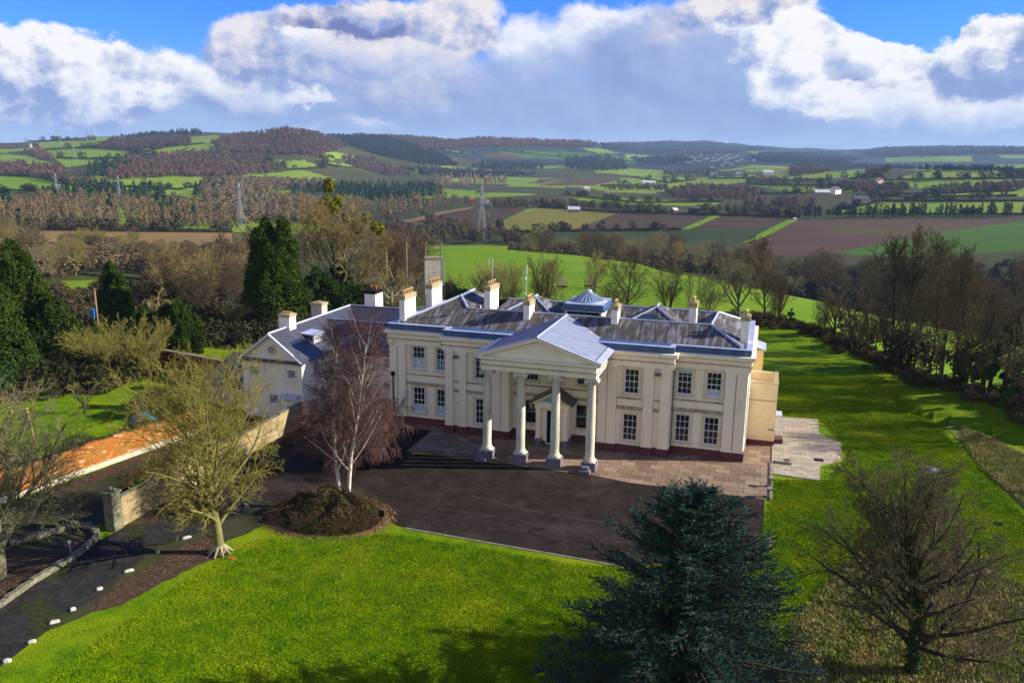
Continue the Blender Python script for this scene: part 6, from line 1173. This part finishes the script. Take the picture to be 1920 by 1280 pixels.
# far hedges with odd trees
rg=np.random.default_rng(5); HP=[];HH=[]
HL=[[(1549,404),(1925,404)],[(1573,395),(1655,379),(1925,379)],[(1606,369),(1698,372),(1906,369)],[(1620,369),(1906,359)],[(1487,339),(1562,339),(1644,334),(1671,318)],[(1644,340),(1752,338),(1925,336)],[(1400,348),(1500,350),(1600,349)],[(1400,366),(1522,364),(1595,358)],[(1054,367),(1187,381),(1355,380)],[(1127,350),(1192,351)],[(1187,334),(1252,344),(1306,338)],[(0,330),(48,332),(155,352),(125,366)],[(120,337),(225,351),(337,357),(400,345)],[(85,282),(175,278),(240,285),(300,300)],[(105,298),(170,300),(225,298)],[(232,297),(312,277),(385,270)],[(187,375),(325,370),(450,390)],[(489,301),(543,320),(613,316)],[(602,305),(630,314),(727,321)],[(751,316),(792,329),(854,332)],[(819,278),(846,287),(895,291)],[(1010,389),(1157,400),(1333,404),(1500,409)],[(954,437),(1068,435),(1276,432)],[(930,283),(1100,300)],[(1110,290),(1200,308)],[(930,424),(975,452)],[(0,357),(125,367)],[(1328,336),(1414,336)],[(1540,352),(1700,356)],[(0,268),(60,266),(180,264)],[(1850,318),(1925,318)],[(30,432),(435,437)]]
for l in HL:
    for (a,b),(c,d) in zip(l,l[1:]):
        n=max(2,int(math.hypot(c-a,(d-b)*3)/1.3)); t=(np.arange(n)+rg.random(n)*.8)/n; P_,dd,bad=hits(a+(c-a)*t,b+(d-b)*t+rg.normal(0,.12,n)); HP.append(P_[~bad]); h=3.0+1.5*rg.random((~bad).sum()); h=np.where(rg.random(len(h))<.07,9+5*rg.random(len(h)),h)*np.clip(dd[~bad]/1400,.8,1.5); HH.append(h)
scatter('hedgerows',np.concatenate(HP),np.concatenate(HH),'dec',HDG,'dark hedgerows dividing the far pastures',70,31,'hedges',1.3)
# single field trees
for i,(a,b,c,co,l) in enumerate([(1406,400,383,'D','round bare tree in the pale pasture left of the farm hedges'),(1146,400,380,'D','dark dense tree left of the hedge line houses'),(1780,402,388,'B','lone round bare tree in the right middle pasture'),(1675,369,356,'D','lone dark tree in the narrow right pasture'),(1710,340,328,'B','round tree at the left end of the upper right pasture'),(1842,337,328,'B','small lone tree in the upper right pasture'),(1900,336,328,'B','second small tree toward the right edge of the upper pasture'),(1648,392,372,'D','black tree at the right end of the stone farmhouse'),(1511,384,355,'A','pale crowned tree left of the right farmstead'),(1503,395,370,'A','open bare tree standing before the farmstead hedge'),(1812,325,312,'D','dark tree on the right ridge crest'),(1470,310,300,'D','round tree on the yellow field skyline'),(1535,350,338,'B','low round tree left of the wide dark barn'),(1625,344,330,'D','clump tree above the wide dark barn'),
 (250,458,424,'B','large bare tree standing in the straw-coloured field'),(193,448,433,'B','small bare tree left of the large one in the straw field'),(163,445,430,'O','bushy tree at the left of the straw field'),(273,344,332,'B','lone round tree in the left upper pasture'),(412,468,455,'R','small shrub at the right end of the straw field'),(825,372,350,'D','tall dark round evergreen-like tree left of the red-roofed barn'),(849,388,365,'D','dense dark tree left of the nearest pylon'),(872,386,368,'D','dense dark tree right of the red-roofed barn'),(825,330,315,'B','lone tree in the central valley pasture'),(735,302,292,'B','lone tree on the central hillside field'),(1004,474,457,'G','bright yellow-green bush at the far edge of the green field'),(990,392,380,'D','low trees around the white cottage'),(350,282,272,'B','lone round tree on the left hill pasture'),(122,283,274,'B','lone tree on the far left slope'),(170,304,296,'B','lone tree on the left pale slope')]):
    p=G(a,b); H=(b-c)*depth_of(p)/FPX
    if H>26: H=26
    tree('round' if i%2 else 'round2',co,tuple(p),H,l,wid=1.15,name='field_tree')
# individual trees of the middle distance
ZT=[]
def zone(n,locs,hs,keys,cols,label,group,seed):
    rr=random.Random(seed)
    for i in range(n):
        p=locs(rr); k_=rr.choice(keys); c_=rr.choice(cols); ZT.append((tree(k_,c_,tuple(p),rr.uniform(*hs),label,group,wid=rr.uniform(.95,1.25)),k_,c_))
def inp(poly):
    def f(rr):
        while True:
            x=rr.uniform(min(a for a,b in poly),max(a for a,b in poly)); y=rr.uniform(min(b for a,b in poly),max(b for a,b in poly))
            if inpoly(np.array([x]),np.array([y]),poly)[0]: return G(x,y)
    return f
zone(44,inp([(-10,448),(60,452),(270,470),(300,480),(380,500),(240,520),(110,522),(0,560)]),(8,12),('round','vase','round2'),'BOAG','bare brown tree among the crowded wood below the straw field at left','trees below the straw field',1)
zone(26,inp([(250,525),(380,520),(470,500),(470,545),(440,590),(380,610),(290,560)]),(7,11),('round','vase','multi'),'BORD','bare tree among the tangle between the gnarled oak and the cypress','trees between gnarled oak and cypress',2)
zone(22,inp([(390,472),(500,452),(640,440),(690,448),(650,480),(560,500),(470,505),(400,490)]),(12,16),('round','tall','vase'),'BOR','bare reddish-brown tree rising behind the big cypress','trees behind the big cypress',3)
zone(16,inp([(700,478),(800,468),(830,480),(820,540),(720,560)]),(9,13),('round','vase','multi'),'BOR','bare brown tree in the grove left of the brick tower','trees left of the brick tower',4)
zone(46,lambda rr:bd(rr.uniform(985,1440),rr.uniform(455,560) if True else 0),(14,19),('round','vase','round2'),'BODA','bare tree in the wooded dip behind the green field','trees in the dip behind the field',5)
zone(30,lambda rr:(lambda x:bd(x,rr.uniform(330,470)))(rr.uniform(1380,1640)),(13,18),('round','vase','round2'),'BDDA','dark bare tree in the hollow right of the green field','trees in the hollow at right',6)
zone(28,lambda rr:(lambda x:bd(x,rr.uniform(270,470)))(rr.uniform(1620,1960)),(13,20),('round','vase','round2'),'DDBD','dark bare tree in the wooded valley behind the right shelterbelt','trees behind the shelterbelt',7)
# tell the look-alikes apart by twig colour, shape and order from the left
CW={'A':'grey-green','B':'brown','O':'ochre','D':'dark','R':'reddish','P':'pale','G':'yellow-green'}; SW={'round':'round','round2':'rounded','vase':'spreading','tall':'tall','tall2':'narrow','multi':'bushy'}
byk={}
for o,k_,c_ in ZT: byk.setdefault((o['group'],k_,c_),[]).append(o)
ORD=['leftmost','second','third','fourth','fifth','sixth','seventh','eighth','ninth','tenth','eleventh','twelfth','thirteenth']
for (g,k_,c_),os_ in byk.items():
    def sx(o): q=np.array(o.location)-CAM; return (q@RT)/(q@F0)
    os_.sort(key=sx)
    for i,o in enumerate(os_):
        w=ORD[min(i,12)]+('' if i==0 else ' from left')
        o['label']=f"{w} {CW[c_]} {SW[k_]} bare tree, {g[6:] if g.startswith('trees ') else g}" if len(os_)>1 else f"the {CW[c_]} {SW[k_]} bare tree {g[6:]}"
# undergrowth
def spots(fn,n,seed):
    rr=random.Random(seed); return np.array([fn(rr) for _ in range(n)])
def along(pts,w,z0=True):
    L_=[math.hypot(c-a,d-b) for (a,b),(c,d) in zip(pts,pts[1:])]; T=sum(L_)
    def f(rr):
        t=rr.random()*T
        for ((a,b),(c,d)),l in zip(zip(pts,pts[1:]),L_):
            if t<=l: u=t/l; x,y=a+(c-a)*u+rr.gauss(0,w),b+(d-b)*u+rr.gauss(0,w); return (x,y,float(ground_z(x,y)))
            t-=l
        return (x,y,float(ground_z(x,y)))
    return f
UG=px((1440,606),(1500,620),(1560,636),(1660,684),(1740,722),(1830,760),(1900,790),(1990,830))
g_=np.random.default_rng(3)
scatter('belt_undergrowth',spots(along(UG,1.3),420,1),0.5+.9*g_.random(420),'shr',SHB,'brambles and scrub at the foot of the right shelterbelt',420,41,'undergrowth')
scatter('belt_thicket',spots(along([(x_+2.2,y_+2.2) for x_,y_ in UG[2:]],1.6),16,11),4+3*g_.random(16),'dec',mat('thicket_twigs',(.06,.048,.032),(.04,.034,.02),.3,.95,4),'dark twiggy thicket between the trunks of the right shelterbelt',200,51,'undergrowth',1.0)
scatter('row_undergrowth',spots(along(px((820,596),(960,598),(1100,600),(1250,600),(1350,602),(1440,606)),1.6),200,2),.9+1.2*g_.random(200),'shr',SHB,'brown scrub along the field edge behind the mansion',400,42,'undergrowth')
scatter('left_undergrowth',spots(along(px((-40,740),(60,728),(150,715),(215,700)),2.5),240,3),1.4+2.2*g_.random(240),'shr',mat('dark_scrub',(.030,.032,.012),(.02,.02,.01),.4,.95,4,(.055,.04,.025),.2,.6),'dark shaded scrub beyond the garden lawn at left',520,43,'undergrowth')
ZU=[(100,560),(250,545),(380,560),(470,600),(440,625),(390,615),(300,600),(180,600),(90,640),(0,650),(0,560)]
def zs(rr):
    p=inp(ZU)(rr); return tuple(p)
scatter('left_thicket',spots(zs,300,4),1.6+2.6*g_.random(300),'shr',SHB,'brown and green thicket between the evergreens at left',420,44,'undergrowth')
scatter('wing_thicket',spots(along(px((400,628),(500,632),(600,628),(700,620),(800,612)),3.),260,5),1.5+2.5*g_.random(260),'shr',mat('grove_scrub',(.05,.05,.02),(.03,.03,.015),.4,.95,4,(.07,.075,.02),.2,.6),'shady undergrowth beneath the trees behind the wing',420,45,'undergrowth')
scatter('right_valley_scrub',spots(lambda rr:tuple(bd(rr.uniform(1480,1990),rr.uniform(290,520))),520,6),3+4*g_.random(520),'dec',WDK,'dark low woodland filling the right valley',170,46,'woodland',1.4)
scatter('dip_scrub',spots(lambda rr:tuple(bd(rr.uniform(960,1480),rr.uniform(450,600))),420,7),4+4*g_.random(420),'dec',WB_,'low brown woodland in the dip behind the field',150,47,'woodland',1.3)
def tangle(name,loc,label,area,n,h,mt,mt2,seed,twn,kind=None,cat='bush',leaf=.055,nl=6000):
    """arching stems over a mound, with small leaves between"""
    rg=np.random.default_rng(seed); r=bpy.data.objects.new(name,None); COL.objects.link(r); r.location=loc; OFF[r.name]=np.zeros(3); tag(r,label,cat); S=[]
    for i in range(twn):
        a=rg.random()*6.283; q=math.sqrt(rg.random()); x,y=math.cos(a)*q*area[0],math.sin(a)*q*area[1]; top=h*(1-q**2.2)*(.75+.4*rg.random())+.15; z=top*rg.random()*.5; d=rg.normal(size=3)*.6; d[2]=abs(d[2])+.35; l=.25+.5*rg.random()
        for j in range(4):
            d=d/np.linalg.norm(d); e=np.array([x,y,z])+d*l*.55; S.append((x,y,z,*e,.014-.002*j,.012-.002*j)); x,y,z=e; d=d+rg.normal(size=3)*.3; d[2]-=.35
    V,F=tube_mesh(S,3); mesh_np('stems',V,F,mt,r)
    a=rg.random(nl)*6.283; q=np.sqrt(rg.random(nl)); P_=np.stack([np.cos(a)*q*area[0],np.sin(a)*q*area[1],np.maximum(.05,h*(1-q**2.2)*(.8+.35*rg.random(nl)+.25*np.sin(a*5+q*9)))],1); V,F=rand_quads(P_,leaf*(.6+.8*rg.random(nl)),rg,out=np.tile([0,0,.7],(nl,1))); mesh_np('leaves',V,F,mt2,r); return r
tangle('ivy_mound',(-11.8,-15.4,0),'bramble and ivy mound round the feet of the white birches',(4.1,3.1),0,1.65,BRM,mat('mound_leaves',(.045,.045,.018),(.065,.048,.024),1.,.8,5,(.14,.085,.045),1.7,.8),5,5200,nl=26000,leaf=.05)
for i,(a,b,w,h,l) in enumerate([(-37.6,-13,1.5,1.9,'tangled brown hedge behind the middle of the orange brick wall'),(-36.6,-7,1.4,1.8,'tangled grey-brown hedge behind the right end of the orange wall'),(-39.2,-19,1.8,2.2,'tangled hedge behind the left end of the orange brick wall')]):
    tangle('wall_hedge',(a,b,0),l,(w,3.9),0,h,TWB if i else BRM,mat('hedge_leaves_%s'%'abc'[i],(.06,.065,.02),(.04,.035,.02),1.,.9,4),6+i,3200,nl=6000,leaf=.05,cat='hedge')
tangle('yard_bramble',(-29.3,-12.,0),'low brown bramble patch on the dark yard between the two walls',(1.6,4.5),0,.6,BRM,SHB,12,1500,nl=2500,leaf=.05)
# long grass
def tussocks(name,poly,n,s,mt,label,seed):
    rg=np.random.default_rng(seed); q=sample(poly,n,rg); z=ground_z(q[:,0],q[:,1])+.02; P_=np.repeat(np.stack([q[:,0],q[:,1],z],1),7,0); k_=len(P_); d=rg.normal(size=(k_,3))*np.array([.5,.5,0])+np.array([-.35,-.1,1.]); d/=np.linalg.norm(d,axis=1,keepdims=True); P_=P_+rg.normal(size=(k_,3))*np.array([.12,.12,0]); w=np.cross(d,rg.normal(size=(k_,3))); w/=np.linalg.norm(w,axis=1,keepdims=True); l=s*(.5+.8*rg.random((k_,1))); V=np.stack([P_-w*.03,P_+w*.03,P_+d*l+w*.008,P_+d*l-w*.008],1).reshape(-1,3)
    tag(mesh_np(name,V,np.arange(len(V)).reshape(-1,4),mt),label,'grass',kind='stuff')
TG=mat('straw_grass',(.30,.25,.10),(.13,.18,.025),.8,.9,4,(.44,.38,.22),2.5,.6)
tussocks('long_grass',px((1960,1120),(1870,1075),(1790,1050),(1690,1030),(1610,1040),(1560,1090),(1500,1150),(1470,1230),(1440,1340),(2050,1450)),8000,.26,TG,'straw-coloured rough grass under the lower right oak',1)
tussocks('bank_grass',px((1805,800),(1875,832),(1960,872),(1960,980),(1900,928),(1850,885),(1812,838)),3500,.3,TG,'pale tussocky grass on the bank at the right edge',2)
GB=mat('lawn_blades',(.072,.172,.0012),(.165,.265,.002),.9,.85,9,(.27,.32,.006),.16,.7,c3r=(.48,.72),contrast=(.3,.68)); fine(GB,7.,.6,1.35)
tussocks('lawn_grass',px((60,1290),(330,1100),(480,1010),(740,1000),(1100,1062),(1420,1050),(1450,900),(1600,900),(1700,1040),(1500,1150),(1440,1300)),70000,.05,GB,'short green lawn grass in front of the mansion',3)
tussocks('side_lawn_grass',px((1450,905),(1545,905),(1585,865),(1585,835),(1540,790),(1445,775),(1425,700),(1640,700),(1760,800),(1860,900),(1960,1010),(1950,1110),(1870,1070),(1790,1045),(1690,1025),(1600,1035)),50000,.05,GB,'short green lawn grass right of the mansion',4)
scatter('left_low_wood',spots(lambda rr:tuple(inp([(-20,445),(60,455),(280,470),(470,470),(470,540),(380,600),(250,520),(110,522),(0,560)])(rr)),330,8),4+4*g_.random(330),'dec',mat('tan_brown_wood',(.11,.085,.05),(.08,.06,.035),.1,.95,4,(.15,.12,.06),.05,.6),'low brown woodland filling the slope below the straw field',190,48,'woodland',1.3)
# fallen leaves
rg=np.random.default_rng(9); n=2600; a=rg.random(n)*6.283; q=4.1+1.1*rg.random(n)**2; P_=np.stack([-11.7+np.cos(a)*q,-15.5+np.sin(a)*q*.8,np.full(n,.035)],1); V,F=rand_quads(P_,.05,rg,out=np.tile([0,0,3.],(n,1))); tag(mesh_np('fallen_leaves',V,F,mat('copper_leaves',(.36,.20,.10),(.2,.11,.06),6.,.8,3)),'copper fallen leaves round the ivy mound','leaves',kind='stuff')
q=sample(px((200,1290),(330,1110),(480,1010),(740,1000),(1100,1062),(1420,1050),(1440,1300)),900,rg); q2=sample(px((300,1040),(420,1010),(760,985),(700,1080),(420,1100)),900,rg); q=np.concatenate([q,q2]); V,F=rand_quads(np.stack([q[:,0],q[:,1],np.full(len(q),.04)],1),.035,rg,out=np.tile([0,0,3.],(len(q),1))); tag(mesh_np('scattered_leaves',V,F,MATS['copper_leaves']),'scattered dead leaves lying on the front lawn','leaves',kind='stuff')
# ---------------------------------------------------------------- air
hz=MB(); hz.box(-9000,9000,-600,16500,-120,330); hm=bpy.data.materials.new('haze_air'); hm.use_nodes=True; t=hm.node_tree; t.nodes.clear(); v=t.nodes.new('ShaderNodeVolumePrincipled'); v.inputs['Color'].default_value=(.44,.67,1,1); v.inputs['Density'].default_value=5.2e-5; v.inputs['Anisotropy'].default_value=0.; o_=t.nodes.new('ShaderNodeOutputMaterial'); t.links.new(v.outputs[0],o_.inputs['Volume'])
HZ=hz.build('haze',hm); HZ['kind']='stuff'; HZ['label']='thin blue air over the valley'; HZ['category']='haze'
